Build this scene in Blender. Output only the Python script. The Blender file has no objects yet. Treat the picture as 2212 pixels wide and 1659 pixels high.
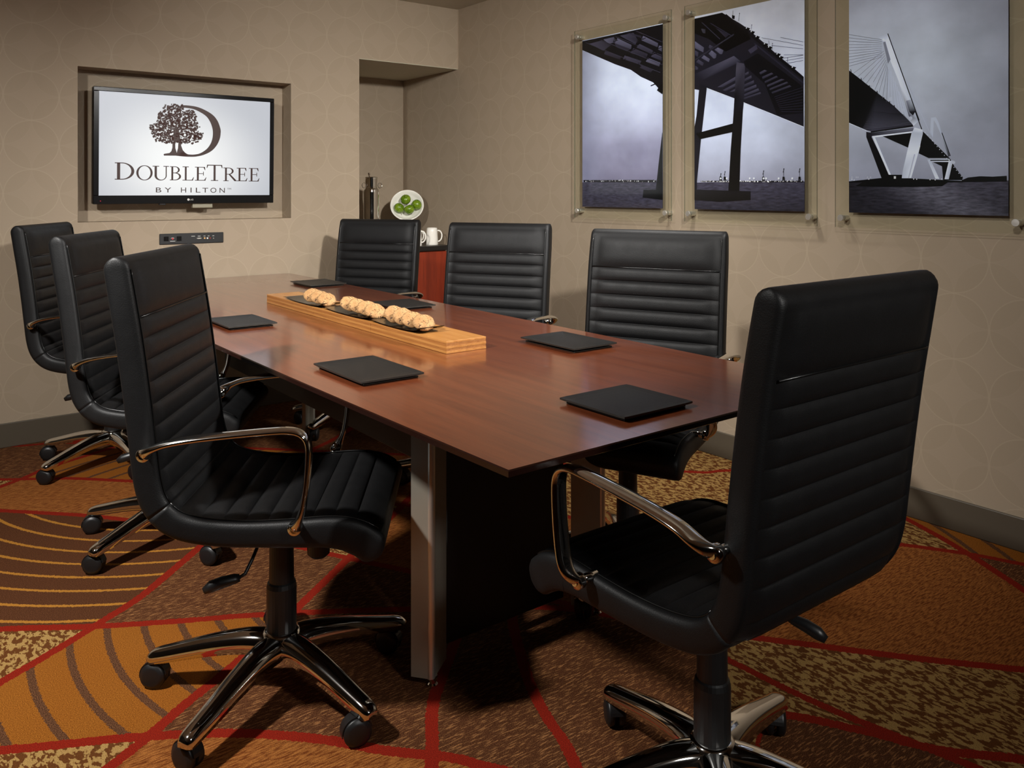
import bpy, bmesh, math, random
from mathutils import Vector, Matrix
from math import sin, cos, pi, radians, sqrt

random.seed(7)
S = bpy.context.scene
C = bpy.context.collection

# ------------------------------------------------------------------ camera
CAM_H, FPX, HORIZON, CXP = 1.246, 1780.0, 413.0, 1106.0
YAW = math.atan2(3420 - CXP, FPX)                      # direction of +X wall line, right of the view axis
FW = (cos(YAW), sin(YAW)); RT = (sin(YAW), -cos(YAW))
cam_d = bpy.data.cameras.new('camera')
cam_d.sensor_width = 36.0; cam_d.lens = FPX / 2212 * 36
cam_d.shift_y = -(829.5 - HORIZON) / 2212
cam_d.clip_start = 0.02
cam = bpy.data.objects.new('camera', cam_d); C.objects.link(cam)
cam.location = (0, 0, CAM_H)
cam.rotation_euler = (pi / 2, 0, -math.atan2(FW[0], FW[1]))
S.camera = cam

# ------------------------------------------------------------------ world, light, exposure
w = bpy.data.worlds.new('world'); S.world = w; w.use_nodes = True
w.node_tree.nodes['Background'].inputs[0].default_value = (1.0, 0.9, 0.75, 1)
w.node_tree.nodes['Background'].inputs[1].default_value = 0.02
S.view_settings.view_transform = 'Standard'; S.view_settings.look = 'None'
S.view_settings.exposure = 0.0; S.view_settings.gamma = 1.0
S.view_settings.use_curve_mapping = False


def area(name, loc, target, power, size, color=(1, 0.975, 0.935), spread=180):
    d = bpy.data.lights.new(name, 'AREA'); d.shape = 'DISK'; d.size = size
    d.energy = power; d.color = color; d.spread = radians(spread)
    o = bpy.data.objects.new(name, d); C.objects.link(o); o.location = loc
    o.rotation_euler = (Vector(target) - Vector(loc)).to_track_quat('-Z', 'Y').to_euler()
    return o


area('lamp_left_side', (-.7, 1.85, 2.4), (1.0, 2.95, 0.05), 50, 0.16, spread=114)
area('lamp_near_camera', (1.55, .6, 2.36), (2.75, 4.9, 0.95), 15, 0.16, spread=58)
area('lamp_right_side', (2.5, .75, 2.4), (0.8, 3.2, 0.55), 15, 0.2, spread=62)
area('fill_behind_camera', (0.9, -1.6, 2.35), (1.45, .8, 0.95), 4.5, 0.4, spread=46)  # added fill, brings out the ribs on the near chair's back
area('fill_pictures', (.9, .6, 2.44), (3.1, 1.7, 1.6), 4.5, 0.2, spread=70)  # added fill that lifts the prints, not a fixture of the room
area('lamp_right_aisle', (2.3, 2.4, 2.46), (2.75, 2.3, 0), 5, 0.2, spread=66)

# ------------------------------------------------------------------ helpers


def ray(px, py):
    u = (px - CXP) / FPX
    return Vector((FW[0] + RT[0] * u, FW[1] + RT[1] * u, -(py - HORIZON) / FPX))


def at_x(px, py, X):
    r = ray(px, py); return Vector((0, 0, CAM_H)) + r * (X / r.x)


def at_y(px, py, Y):
    r = ray(px, py); return Vector((0, 0, CAM_H)) + r * (Y / r.y)


def link(name, me, mats, parent=None, loc=None, smooth=False):
    o = bpy.data.objects.new(name, me); C.objects.link(o)
    if not isinstance(mats, (list, tuple)): mats = [mats]
    if not me.materials:
        for m in mats: me.materials.append(m)
    if smooth:
        for p in me.polygons: p.use_smooth = True
    if parent is not None: o.parent = parent
    if loc is not None: o.location = loc
    return o


def obj(name, bm, mats, parent=None, loc=None, smooth=False, recalc=True):
    if recalc: bmesh.ops.recalc_face_normals(bm, faces=bm.faces[:])
    me = bpy.data.meshes.new(name); bm.to_mesh(me); bm.free()
    return link(name, me, mats, parent, loc, smooth)


def empty(name, loc=(0, 0, 0), rz=0.0):
    o = bpy.data.objects.new(name, None); C.objects.link(o)
    o.location = loc; o.rotation_euler = (0, 0, rz); o.empty_display_size = 0.1
    return o


def tag(o, label, cat, group=None):
    o['label'] = label; o['category'] = cat
    if group: o['group'] = group
    return o


def struct(o):
    o['kind'] = 'structure'; return o


def box(bm, x0, x1, y0, y1, z0, z1, bevel=0.0, seg=2, mi=0):
    vs = [bm.verts.new(p) for p in [(x0, y0, z0), (x1, y0, z0), (x1, y1, z0), (x0, y1, z0),
                                    (x0, y0, z1), (x1, y0, z1), (x1, y1, z1), (x0, y1, z1)]]
    fs = [bm.faces.new([vs[i] for i in q]) for q in
          [(3, 2, 1, 0), (4, 5, 6, 7), (0, 1, 5, 4), (1, 2, 6, 5), (2, 3, 7, 6), (3, 0, 4, 7)]]
    for f in fs: f.material_index = mi
    if bevel > 0:
        es = list({e for f in fs for e in f.edges})
        bmesh.ops.bevel(bm, geom=es, offset=bevel, segments=seg, profile=0.5, affect='EDGES', material=mi)
    return fs


def lathe(bm, prof, seg=32, M=None, mi=0, cap=True):
    """prof: list of (r, z)."""
    M = M or Matrix()
    rings = []
    for r, z in prof:
        if r < 1e-6:
            rings.append([bm.verts.new(M @ Vector((0, 0, z)))])
        else:
            rings.append([bm.verts.new(M @ Vector((r * cos(2 * pi * i / seg), r * sin(2 * pi * i / seg), z))) for i in range(seg)])
    for a, b in zip(rings, rings[1:]):
        for i in range(seg):
            j = (i + 1) % seg
            q = []
            if len(a) == 1 and len(b) == 1: continue
            if len(a) == 1: q = [a[0], b[j], b[i]]
            elif len(b) == 1: q = [a[i], a[j], b[0]]
            else: q = [a[i], a[j], b[j], b[i]]
            f = bm.faces.new(q); f.material_index = mi
    if cap:
        for rg in (rings[0], rings[-1]):
            if len(rg) > 2:
                f = bm.faces.new(rg); f.material_index = mi


def sweep(bm, pts, rad, seg=10, closed=False, up=None, mi=0):
    """tube along pts; rad a float, a list of floats or a list of (a, b) half axes (side, normal)."""
    n = len(pts); pts = [Vector(p) for p in pts]
    rings = []
    prev = None
    for i, p in enumerate(pts):
        if closed: t = pts[(i + 1) % n] - pts[i - 1]
        else: t = pts[min(i + 1, n - 1)] - pts[max(i - 1, 0)]
        t.normalize()
        if up is not None: s = Vector(up)
        elif prev is None:
            s = Vector((0, 0, 1)) if abs(t.z) < 0.9 else Vector((1, 0, 0))
        else: s = prev
        s = (s - t * s.dot(t)).normalized(); prev = s
        nn = t.cross(s)
        r = rad[i] if isinstance(rad, (list, tuple)) else rad
        a, b = r if isinstance(r, (list, tuple)) else (r, r)
        rings.append([bm.verts.new(p + s * (a * cos(2 * pi * k / seg)) + nn * (b * sin(2 * pi * k / seg))) for k in range(seg)])
    prs = list(zip(rings, rings[1:])) + ([(rings[-1], rings[0])] if closed else [])
    for a, b in prs:
        for k in range(seg):
            f = bm.faces.new([a[k], a[(k + 1) % seg], b[(k + 1) % seg], b[k]]); f.material_index = mi
    if not closed:
        for rg in (rings[0], rings[-1]):
            f = bm.faces.new(rg); f.material_index = mi


def spline(P, n):
    """Catmull-Rom through P (tuples), n samples."""
    P = [Vector(p) for p in P]
    Q = [2 * P[0] - P[1]] + P + [2 * P[-1] - P[-2]]
    out = []
    m = len(P) - 1
    for k in range(n):
        t = k / (n - 1) * m; i = min(int(t), m - 1); u = t - i
        a, b, c, d = Q[i:i + 4]
        out.append(0.5 * ((2 * b) + (c - a) * u + (2 * a - 5 * b + 4 * c - d) * u * u + (3 * b - a - 3 * c + d) * u ** 3))
    return out


def copy_tree(o, parent=None):
    c = o.copy(); C.objects.link(c)
    if parent is not None: c.parent = parent
    for ch in list(o.children): copy_tree(ch, c)
    return c


def lin(r, g, b):
    f = lambda v: (v / 255 / 12.92) if v / 255 <= 0.04045 else ((v / 255 + 0.055) / 1.055) ** 2.4
    return (f(r), f(g), f(b), 1.0)

# ------------------------------------------------------------------ node helpers


class NT:
    def __init__(self, name):
        self.m = bpy.data.materials.new(name); self.m.use_nodes = True
        self.t = self.m.node_tree; self.bsdf = self.t.nodes['Principled BSDF']

    def n(self, typ, **kw):
        nd = self.t.nodes.new(typ)
        for k, v in kw.items(): setattr(nd, k, v)
        return nd

    def l(self, a, b): self.t.links.new(a, b)

    def put(self, sock, v):
        if hasattr(v, 'is_output'): self.l(v, sock)
        else: sock.default_value = v

    def math(self, op, a, b=0.0, c=None, clamp=False):
        nd = self.n('ShaderNodeMath', operation=op); nd.use_clamp = clamp
        self.put(nd.inputs[0], a)
        if len(nd.inputs) > 1: self.put(nd.inputs[1], b)
        if c is not None: self.put(nd.inputs[2], c)
        return nd.outputs[0]

    def mix(self, fac, a, b, blend='MIX'):
        nd = self.n('ShaderNodeMix', data_type='RGBA', blend_type=blend)
        self.put(nd.inputs['Factor'], fac); self.put(nd.inputs[6], a); self.put(nd.inputs[7], b)
        return nd.outputs[2]

    def noise(self, vec, scale, detail=2.0, rough=0.5, dim='3D'):
        nd = self.n('ShaderNodeTexNoise', noise_dimensions=dim)
        if vec is not None: self.l(vec, nd.inputs['Vector'])
        nd.inputs['Scale'].default_value = scale; nd.inputs['Detail'].default_value = detail
        nd.inputs['Roughness'].default_value = rough
        return nd.outputs['Fac']

    def ramp(self, fac, stops):
        nd = self.n('ShaderNodeValToRGB'); cr = nd.color_ramp
        while len(cr.elements) < len(stops): cr.elements.new(0.5)
        for e, (p, c) in zip(cr.elements, stops): e.position = p; e.color = c
        self.l(fac, nd.inputs[0]); return nd.outputs[0]

    def smooth(self, v, lo, hi):
        nd = self.n('ShaderNodeMapRange', interpolation_type='SMOOTHSTEP')
        self.put(nd.inputs[0], v); nd.inputs[1].default_value = lo; nd.inputs[2].default_value = hi
        return nd.outputs[0]

    def mapping(self, vec, scale=(1, 1, 1), rot=(0, 0, 0), loc=(0, 0, 0)):
        nd = self.n('ShaderNodeMapping'); self.l(vec, nd.inputs[0])
        nd.inputs['Scale'].default_value = scale; nd.inputs['Rotation'].default_value = rot
        nd.inputs['Location'].default_value = loc
        return nd.outputs[0]

    def bump(self, h, strength, dist=0.01):
        nd = self.n('ShaderNodeBump'); self.l(h, nd.inputs['Height'])
        nd.inputs['Strength'].default_value = strength; nd.inputs['Distance'].default_value = dist
        self.l(nd.outputs[0], self.bsdf.inputs['Normal'])

    def obj(self): return self.n('ShaderNodeTexCoord').outputs['Object']

    def pos(self): return self.n('ShaderNodeNewGeometry').outputs['Position']

    def set(self, **kw):
        for k, v in kw.items(): self.put(self.bsdf.inputs[k.replace('_', ' ')], v)
        return self


def simple(name, col, rough=0.5, metal=0.0, **kw):
    t = NT(name); t.set(Base_Color=col, Roughness=rough, Metallic=metal)
    for k, v in kw.items(): t.bsdf.inputs[k.replace('_', ' ')].default_value = v
    return t

# ------------------------------------------------------------------ materials


def mat_wallpaper():
    t = NT('wallpaper'); p = t.pos()
    sx = t.n('ShaderNodeSeparateXYZ'); t.l(p, sx.inputs[0])
    X, Y, Z = sx.outputs
    u = t.math('ADD', X, t.math('MULTIPLY', Y, -1.0))      # unfolds both walls round the corner
    D = 0.242
    line = None; tint = None; rings = []
    for (ou, ov) in ((0.0, 0.0), (0.5, 0.5)):
        cu = t.math('SUBTRACT', t.math('FRACT', t.math('ADD', t.math('DIVIDE', u, D), 0.37 + ou)), 0.5)
        cv = t.math('SUBTRACT', t.math('FRACT', t.math('ADD', t.math('DIVIDE', Z, D), 0.40 + ov)), 0.5)
        r = t.math('SQRT', t.math('ADD', t.math('MULTIPLY', cu, cu), t.math('MULTIPLY', cv, cv)))
        rings.append(r)
        e = t.math('SUBTRACT', 1.0, t.smooth(t.math('ABSOLUTE', t.math('SUBTRACT', r, 0.492)), 0.0045, 0.011))
        if ou: e = t.math('MULTIPLY', e, 0.18)
        line = e if line is None else t.math('MAXIMUM', line, e)
    both = t.math('MULTIPLY', t.math('LESS_THAN', rings[0], 0.49), t.math('LESS_THAN', rings[1], 0.49))
    fine = t.noise(t.mapping(p, (60, 60, 260)), 3.0, 3)
    big = t.noise(p, 1.3, 2)
    base = t.mix(t.math('MULTIPLY', both, 0.4), lin(165, 149, 129), lin(157, 142, 121))
    base = t.mix(t.math('MULTIPLY', fine, 0.25), base, lin(150, 134, 112))
    base = t.mix(t.math('MULTIPLY', big, 0.2), base, lin(158, 138, 114))
    col = t.mix(t.math('MULTIPLY', line, 0.2), base, lin(196, 180, 154))
    t.set(Base_Color=col, Roughness=t.math('SUBTRACT', 0.6, t.math('MULTIPLY', line, 0.2)))
    t.bsdf.inputs['Specular IOR Level'].default_value = 0.25
    t.bump(fine, 0.06, 0.002)
    return t.m


def mat_carpet():
    t = NT('carpet'); p = t.pos()
    wob = t.n('ShaderNodeTexNoise'); t.l(p, wob.inputs[0]); wob.inputs['Scale'].default_value = 140; wob.inputs['Detail'].default_value = 1
    wv = t.n('ShaderNodeVectorMath', operation='SUBTRACT'); t.l(wob.outputs['Color'], wv.inputs[0]); wv.inputs[1].default_value = (.5, .5, .5)
    ws = t.n('ShaderNodeVectorMath', operation='SCALE'); t.l(wv.outputs[0], ws.inputs[0]); ws.inputs[3].default_value = 0.010
    pa = t.n('ShaderNodeVectorMath', operation='ADD'); t.l(p, pa.inputs[0]); t.l(ws.outputs[0], pa.inputs[1])
    sx = t.n('ShaderNodeSeparateXYZ'); t.l(pa.outputs[0], sx.inputs[0]); X, Y = sx.outputs[0], sx.outputs[1]
    k = 1 / sqrt(2)
    U = t.math('MULTIPLY', t.math('SUBTRACT', X, Y), k); V = t.math('MULTIPLY', t.math('ADD', X, Y), k)
    LO, HI = -4.0, 4.0

    def curve(arg, pts, lo, hi, vlo, vhi):
        fc = t.n('ShaderNodeFloatCurve'); cm = fc.mapping; c = cm.curves[0]
        q = sorted(((a - lo) / (hi - lo), (v - vlo) / (vhi - vlo)) for a, v in pts)
        c.points[0].location = (0, q[0][1]); c.points[1].location = (1, q[-1][1])
        for a, b in q: c.points.new(a, b)
        for pt in c.points: pt.handle_type = 'AUTO_CLAMPED'
        cm.update()
        t.l(t.math('DIVIDE', t.math('SUBTRACT', arg, lo), hi - lo, clamp=True), fc.inputs['Value'])
        return t.math('MULTIPLY_ADD', fc.outputs[0], vhi - vlo, vlo)
    # red lines running one way (v as a function of u) and the other way (u as a function of v)
    F1 = [[(-3, 1.3), (-1.36, 1.676), (-1.07, 1.76), (-.88, 1.796), (-.71, 1.803), (-.466, 1.782), (-.3927, 1.782), (-.276, 1.76), (-.1, 1.73), (.1, 1.74), (.25, 1.80), (.34, 2.0), (.36, 2.03), (.55, 1.994), (.714, 1.944), (.877, 1.937), (3, 1.6)],
          [(-3, 1.75), (-1.754, 2.135), (-1.492, 2.185), (-1.28, 2.24), (-1.06, 2.305), (-.6, 2.40), (-.2, 2.46), (.6, 2.0), (3, .5)],
          [(-3, 2.88), (-2.4, 2.93), (-2.12, 2.93), (-1.83, 2.906), (-1.17, 2.78), (-1.0, 2.73), (-.87, 2.69), (.08, 2.43), (.325, 2.376), (.55, 2.347), (.778, 2.32), (1.04, 2.30), (3, 2.2)],
          [(-3, 3.2), (-2.65, 3.246), (-2.3, 3.30), (-2.09, 3.30), (-1, 3.2), (.3, 3.12), (1.004, 3.055), (1.11, 3.03), (1.19, 3.01), (1.336, 2.95), (3, 2.3)],
          [(-2.96, 3.68), (-2.74, 3.76), (-1, 3.8), (.375, 3.73), (.44, 3.76), (3, 4.0)]]
    F2 = [[(1.5, -2.7), (3.168, -2.588), (3.274, -2.567), (3.40, -2.553), (3.613, -2.482), (4.2, -2.3)],
          [(1.0, -1.75), (1.909, -1.556), (2.02, -1.527), (2.185, -1.492), (2.418, -1.457), (2.715, -1.457), (3.4, -1.55), (4.2, -1.4)],
          [(1.0, -1.25), (1.647, -1.096), (1.76, -1.068), (1.88, -1.0465), (1.994, -1.018), (2.4, -.95), (4.2, -.8)],
          [(1.0, -.28), (1.746, -.403), (2.02, -.4525), (4.2, -.4)],
          [(1.0, .1), (1.838, -.113), (1.96, -.177), (2.12, -.24), (2.6, -.33), (4.2, -.33)],
          [(1.0, 1.5), (2.0, 1.4), (2.765, 1.2516), (2.877, 1.223), (3.01, 1.188), (3.14, 1.146), (3.30, 1.082), (4.5, .6)]]
    red = None; I = None; J = None
    hw = 0.0155
    for pts in F1:
        d = t.math('SUBTRACT', V, curve(U, pts, -3.0, 3.0, 0.0, 5.0))
        m = t.math('LESS_THAN', t.math('ABSOLUTE', d), hw)
        red = m if red is None else t.math('MAXIMUM', red, m)
        s = t.math('GREATER_THAN', d, 0.0); J = s if J is None else t.math('ADD', J, s)
    for pts in F2:
        d = t.math('SUBTRACT', U, curve(V, pts, 1.0, 4.5, -3.0, 3.0))
        m = t.math('LESS_THAN', t.math('ABSOLUTE', d), hw)
        red = t.math('MAXIMUM', red, m)
        s = t.math('GREATER_THAN', d, 0.0); I = s if I is None else t.math('ADD', I, s)
    # fill of each cell: g gold with brown arcs, a brown with gold arcs, m beige mottle, o orange brown streak, b brown streak
    table = {(0, 0): 'b', (0, 1): 'b', (0, 2): 'm', (0, 3): 'm', (0, 4): 'b', (0, 5): 'b',
             (1, 0): 'm', (1, 1): 'm', (1, 2): 'a', (1, 3): 'o', (1, 4): 'g', (1, 5): 'b',
             (2, 0): 'm', (2, 1): 'g', (2, 2): 'b', (2, 3): 'm', (2, 4): 'o', (2, 5): 'b',
             (3, 0): 'o', (3, 1): 'b', (3, 2): 'b', (3, 3): 'o', (3, 4): 'g', (3, 5): 'b',
             (4, 0): 'o', (4, 1): 'b', (4, 2): 'b', (4, 3): 'b', (4, 4): 'o', (4, 5): 'b',
             (5, 0): 'b', (5, 1): 'x', (5, 2): 'x', (5, 3): 'o', (5, 4): 'm', (5, 5): 'm',
             (6, 0): 'b', (6, 1): 'o', (6, 2): 'b', (6, 3): 'b', (6, 4): 'g', (6, 5): 'g'}

    def sel(ch):
        out = None
        for i in range(7):
            js = [j for j in range(6) if table[(i, j)] == ch]
            if not js: continue
            a = t.math('COMPARE', I, float(i), 0.4); b = None
            for j in js:
                e = t.math('COMPARE', J, float(j), 0.4); b = e if b is None else t.math('ADD', b, e)
            e = t.math('MULTIPLY', a, b); out = e if out is None else t.math('ADD', out, e)
        return out

    def arcs(cx, cy, sp, width, off=0.0):
        dx = t.math('SUBTRACT', X, cx); dy = t.math('SUBTRACT', Y, cy)
        r = t.math('SQRT', t.math('ADD', t.math('MULTIPLY', dx, dx), t.math('MULTIPLY', dy, dy)))
        f = t.math('SUBTRACT', t.math('FRACT', t.math('ADD', t.math('DIVIDE', r, sp), off)), 0.5)
        return t.math('LESS_THAN', t.math('ABSOLUTE', f), width / sp / 2)
    pile = t.noise(p, 420, 2, 0.7)
    streak = t.noise(t.mapping(p, (22, 150, 1), (0, 0, radians(52))), 1.6, 3, 0.6)
    mott = t.noise(t.mapping(p, (42, 20, 1), (0, 0, radians(12))), 1.7, 2, 0.6)
    cloud = t.noise(p, 6, 3)
    gold = t.mix(t.smooth(pile, .35, .7), lin(150, 88, 26), lin(184, 118, 44))
    gold = t.mix(t.math('MULTIPLY', cloud, .5), gold, lin(158, 88, 24))
    brn = t.mix(t.smooth(pile, .4, .72), lin(86, 48, 26), lin(118, 76, 48))
    brk = t.mix(t.smooth(streak, .5, .66), brn, lin(176, 122, 76))
    org = t.mix(t.smooth(streak, .36, .62), lin(122, 62, 24), lin(186, 118, 58))
    mot = t.mix(t.smooth(mott, .47, .53), lin(112, 66, 30), lin(190, 152, 92))
    g_ = t.mix(arcs(1.55, 2.36, .094, .019, .3), gold, t.mix(t.smooth(pile, .4, .6), lin(70, 42, 26), lin(128, 86, 58)))
    a_ = t.mix(arcs(1.28, 3.92, .092, .0135, .15), brn, lin(196, 134, 54))
    col = brk
    for ch, cc in (('g', g_), ('a', a_), ('m', mot), ('o', org)):
        col = t.mix(sel(ch), col, cc)
    col = t.mix(t.math('MULTIPLY', sel('x'), t.math('GREATER_THAN', U, .22)), col, mot)
    col = t.mix(red, col, t.mix(pile, lin(134, 28, 14), lin(166, 42, 22)))
    col = t.mix(0.55, col, t.mix(t.smooth(pile, .3, .7), lin(90, 90, 90), lin(255, 255, 255)), 'MULTIPLY')
    col = t.mix(1.0, col, (0.80, 0.78, 0.74, 1), 'MULTIPLY')
    t.set(Base_Color=col, Roughness=0.95)
    t.bsdf.inputs['Specular IOR Level'].default_value = 0.1
    t.bump(pile, 0.5, 0.004)
    return t.m


def mat_leather():
    t = NT('black_leather'); o = t.obj()
    v = t.n('ShaderNodeTexVoronoi'); t.l(o, v.inputs['Vector']); v.inputs['Scale'].default_value = 420
    nz = t.noise(o, 26, 3)
    t.set(Base_Color=lin(13, 13, 14), Roughness=t.math('MULTIPLY_ADD', nz, 0.12, 0.46))
    t.bsdf.inputs['Specular IOR Level'].default_value = 0.33
    t.bump(t.math('ADD', t.math('MULTIPLY', v.outputs[0], 0.35), nz), 0.16, 0.003)
    return t.m


def mat_wood(name, c0, c1, c2, rough, grain_axis='Y', coat=0.0, scale=1.0):
    t = NT(name); p = t.obj()
    sc = {'Y': (34, 1.6, 34), 'X': (1.6, 34, 34), 'Z': (34, 34, 1.6)}[grain_axis]
    sc = tuple(s * scale for s in sc)
    a = t.noise(t.mapping(p, sc), 1.0, 5, 0.65)
    sc2 = tuple(s * 3.2 for s in sc)
    b = t.noise(t.mapping(p, sc2), 1.3, 3, 0.7)
    c = t.mix(t.smooth(a, .3, .7), c0, c1)
    c = t.mix(t.math('MULTIPLY', t.smooth(b, .5, .75), .6), c, c2)
    t.set(Base_Color=c, Roughness=rough)
    t.bsdf.inputs['Coat Weight'].default_value = coat
    t.bsdf.inputs['Coat Roughness'].default_value = 0.13
    t.bump(b, 0.05, 0.002)
    return t.m


def mat_glass(name, tint, gloss=0.06):
    t = NT(name); nt = t.t
    tr = t.n('ShaderNodeBsdfTransparent'); tr.inputs[0].default_value = tint
    gl = t.n('ShaderNodeBsdfGlossy'); gl.inputs['Roughness'].default_value = gloss
    lw = t.n('ShaderNodeLayerWeight')
    fr = t.math('MULTIPLY_ADD', t.math('POWER', lw.outputs['Facing'], 5.0), 0.5, 0.02)
    mx = t.n('ShaderNodeMixShader'); t.l(fr, mx.inputs[0]); t.l(tr.outputs[0], mx.inputs[1]); t.l(gl.outputs[0], mx.inputs[2])
    nt.nodes.remove(t.bsdf)
    t.l(mx.outputs[0], nt.nodes['Material Output'].inputs[0])
    return t.m


def mat_attr(name, rough=0.45, clouds=0.0, streak=False, gain=2.1):
    t = NT(name)
    at = t.n('ShaderNodeVertexColor'); at.layer_name = 'Col'
    col = at.outputs[0]
    if clouds:
        p = t.pos()
        n1 = t.noise(t.mapping(p, (1, 1, 1.3)), 4.2, 5, 0.55)
        f = t.math('MULTIPLY_ADD', t.math('SUBTRACT', n1, .5), clouds, 1.0)
        cv = t.n('ShaderNodeCombineColor'); [t.l(f, cv.inputs[i]) for i in range(3)]
        col = t.mix(1.0, col, cv.outputs[0], 'MULTIPLY')
    if streak:
        p = t.pos()
        n1 = t.noise(t.mapping(p, (1, 26, 130)), 1.0, 4, 0.6)
        f = t.math('MULTIPLY_ADD', t.math('SUBTRACT', n1, .5), 2.6, 1.0, clamp=False)
        f = t.math('MAXIMUM', f, 0.1)
        cv = t.n('ShaderNodeCombineColor'); [t.l(f, cv.inputs[i]) for i in range(3)]
        col = t.mix(1.0, col, cv.outputs[0], 'MULTIPLY')
    col = t.mix(1.0, col, (gain * .95, gain, gain * 1.2, 1), 'MULTIPLY')
    t.set(Base_Color=col, Roughness=rough)
    t.bsdf.inputs['Specular IOR Level'].default_value = 0.2
    return t.m


def mat_emit(name, col, strength):
    t = NT(name); t.set(Base_Color=(0, 0, 0, 1), Roughness=0.4)
    t.put(t.bsdf.inputs['Emission Color'], col); t.bsdf.inputs['Emission Strength'].default_value = strength
    return t.m


M = {}
M['wall'] = mat_wallpaper()
M['carpet'] = mat_carpet()
M['leather'] = mat_leather()
M['paint'] = simple('ceiling_paint', lin(190, 184, 168), 0.8).m
M['bounce_cut'] = mat_wood('dark_bounce_cut', lin(58, 54, 50), lin(48, 45, 42), lin(38, 35, 32), 0.5, 'Z')  # invented dark finish for the unseen walls, keeps bounced light low
M['soffit'] = simple('soffit_paint', lin(196, 190, 170), 0.8).m
M['baseboard'] = simple('baseboard_vinyl', lin(82, 74, 62), 0.45).m
M['trim'] = simple('corner_bead', lin(170, 152, 130), 0.5).m
M['chrome'] = simple('chrome', (0.80, 0.79, 0.76, 1), 0.07, 1.0).m
M['steel'] = simple('brushed_steel', (0.72, 0.70, 0.64, 1), 0.34, 0.85).m
M['leg_metal'] = simple('satin_grey_metal', (0.36, 0.33, 0.27, 1), 0.42, 0.55).m
M['black_panel'] = simple('black_laminate', lin(16, 14, 13), 0.5).m
M['plastic'] = simple('black_plastic', lin(18, 18, 19), 0.42).m
M['plastic_gloss'] = simple('black_gloss_plastic', lin(14, 14, 15), 0.2).m
M['stitch'] = simple('piping_leather', lin(12, 12, 12), 0.3).m
M['table'] = mat_wood('mahogany_veneer', lin(122, 62, 34), lin(104, 50, 27), lin(82, 38, 21), 0.3, 'Y', 1.0)
M['table_dark'] = mat_wood('dark_mahogany', lin(60, 22, 13), lin(46, 17, 10), lin(36, 13, 8), 0.35, 'Z')
M['table_edge'] = simple('table_edge_lacquer', lin(34, 16, 11), 0.16).m
M['cabinet'] = mat_wood('cherry_cabinet', lin(140, 48, 22), lin(104, 32, 14), lin(84, 24, 10), 0.35, 'Z', 0.2, 0.6)
M['counter'] = simple('dark_counter', lin(24, 22, 21), 0.3).m
M['bamboo'] = mat_wood('bamboo', lin(188, 132, 72), lin(172, 114, 56), lin(150, 94, 44), 0.34, 'Y', 0.15, 1.4)
M['bamboo_dark'] = mat_wood('bamboo_ply', lin(168, 112, 58), lin(150, 94, 44), lin(96, 56, 26), 0.45, 'Y', 0, 2.0)
M['folder'] = simple('black_leatherette', lin(21, 21, 21), 0.5).m
M['folder_edge'] = simple('leatherette_edge', lin(40, 39, 36), 0.32).m
M['traymetal'] = simple('black_tray_metal', lin(58, 54, 48), 0.22, 0.9).m
M['china'] = simple('white_china', lin(236, 232, 222), 0.12).m
M['glass'] = mat_glass('clear_glass', (0.965, 0.975, 0.95, 1))
M['glass_edge'] = simple('glass_edge', lin(64, 84, 66), 0.2).m
M['glass_edge'].node_tree.nodes['Principled BSDF'].inputs['Alpha'].default_value = 0.62
M['sky'] = mat_attr('print_sky', 0.4, clouds=0.75, gain=1.95)
M['water'] = mat_attr('print_water', 0.4, streak=True, gain=1.15)
M['ink'] = mat_attr('print_ink', 0.4, gain=1.35)
M['print_back'] = simple('print_back', lin(30, 30, 32), 0.6).m
M['white_ink'] = simple('white_print', lin(225, 225, 220), 0.5).m
M['logo'] = mat_emit('screen_logo_brown', lin(48, 16, 6), 1.0)
M['red_led'] = mat_emit('red_indicator', (1.0, 0.03, 0.08, 1), 1.2)
M['red_button'] = simple('red_button', lin(200, 30, 50), 0.35).m
M['yellow_jack'] = simple('yellow_jack', lin(226, 180, 120), 0.3).m
M['white_jack'] = simple('white_jack', lin(232, 232, 228), 0.3).m
M['red_jack'] = simple('red_jack', lin(150, 60, 50), 0.3).m
M['cable_grey'] = simple('grey_plastic', lin(146, 140, 120), 0.5).m
M['stem_brown'] = simple('apple_stem', lin(70, 48, 24), 0.7).m


def mat_screen():
    t = NT('lit_screen')
    g = t.n('ShaderNodeTexCoord').outputs['Generated']
    sx = t.n('ShaderNodeSeparateXYZ'); t.l(g, sx.inputs[0])
    dx = t.math('SUBTRACT', sx.outputs[0], .46); dz = t.math('SUBTRACT', sx.outputs[2], .32)
    r = t.math('SQRT', t.math('ADD', t.math('MULTIPLY', dx, dx), t.math('MULTIPLY', t.math('MULTIPLY', dz, dz), .6)))
    c = t.mix(t.smooth(r, .05, .62), lin(243, 244, 243), lin(190, 193, 200))
    t.set(Base_Color=(0.01, 0.01, 0.01, 1), Roughness=0.35)
    t.put(t.bsdf.inputs['Emission Color'], c); t.bsdf.inputs['Emission Strength'].default_value = 1.0
    return t.m


M['screen'] = mat_screen()


def mat_apple():
    t = NT('green_apple'); o = t.obj()
    n1 = t.noise(o, 20, 3); n2 = t.noise(o, 220, 1)
    c = t.mix(t.smooth(n1, .35, .7), lin(76, 108, 10), lin(112, 138, 26))
    c = t.mix(t.smooth(n2, .62, .7), c, lin(170, 190, 80))
    t.set(Base_Color=c, Roughness=0.22); return t.m


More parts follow.
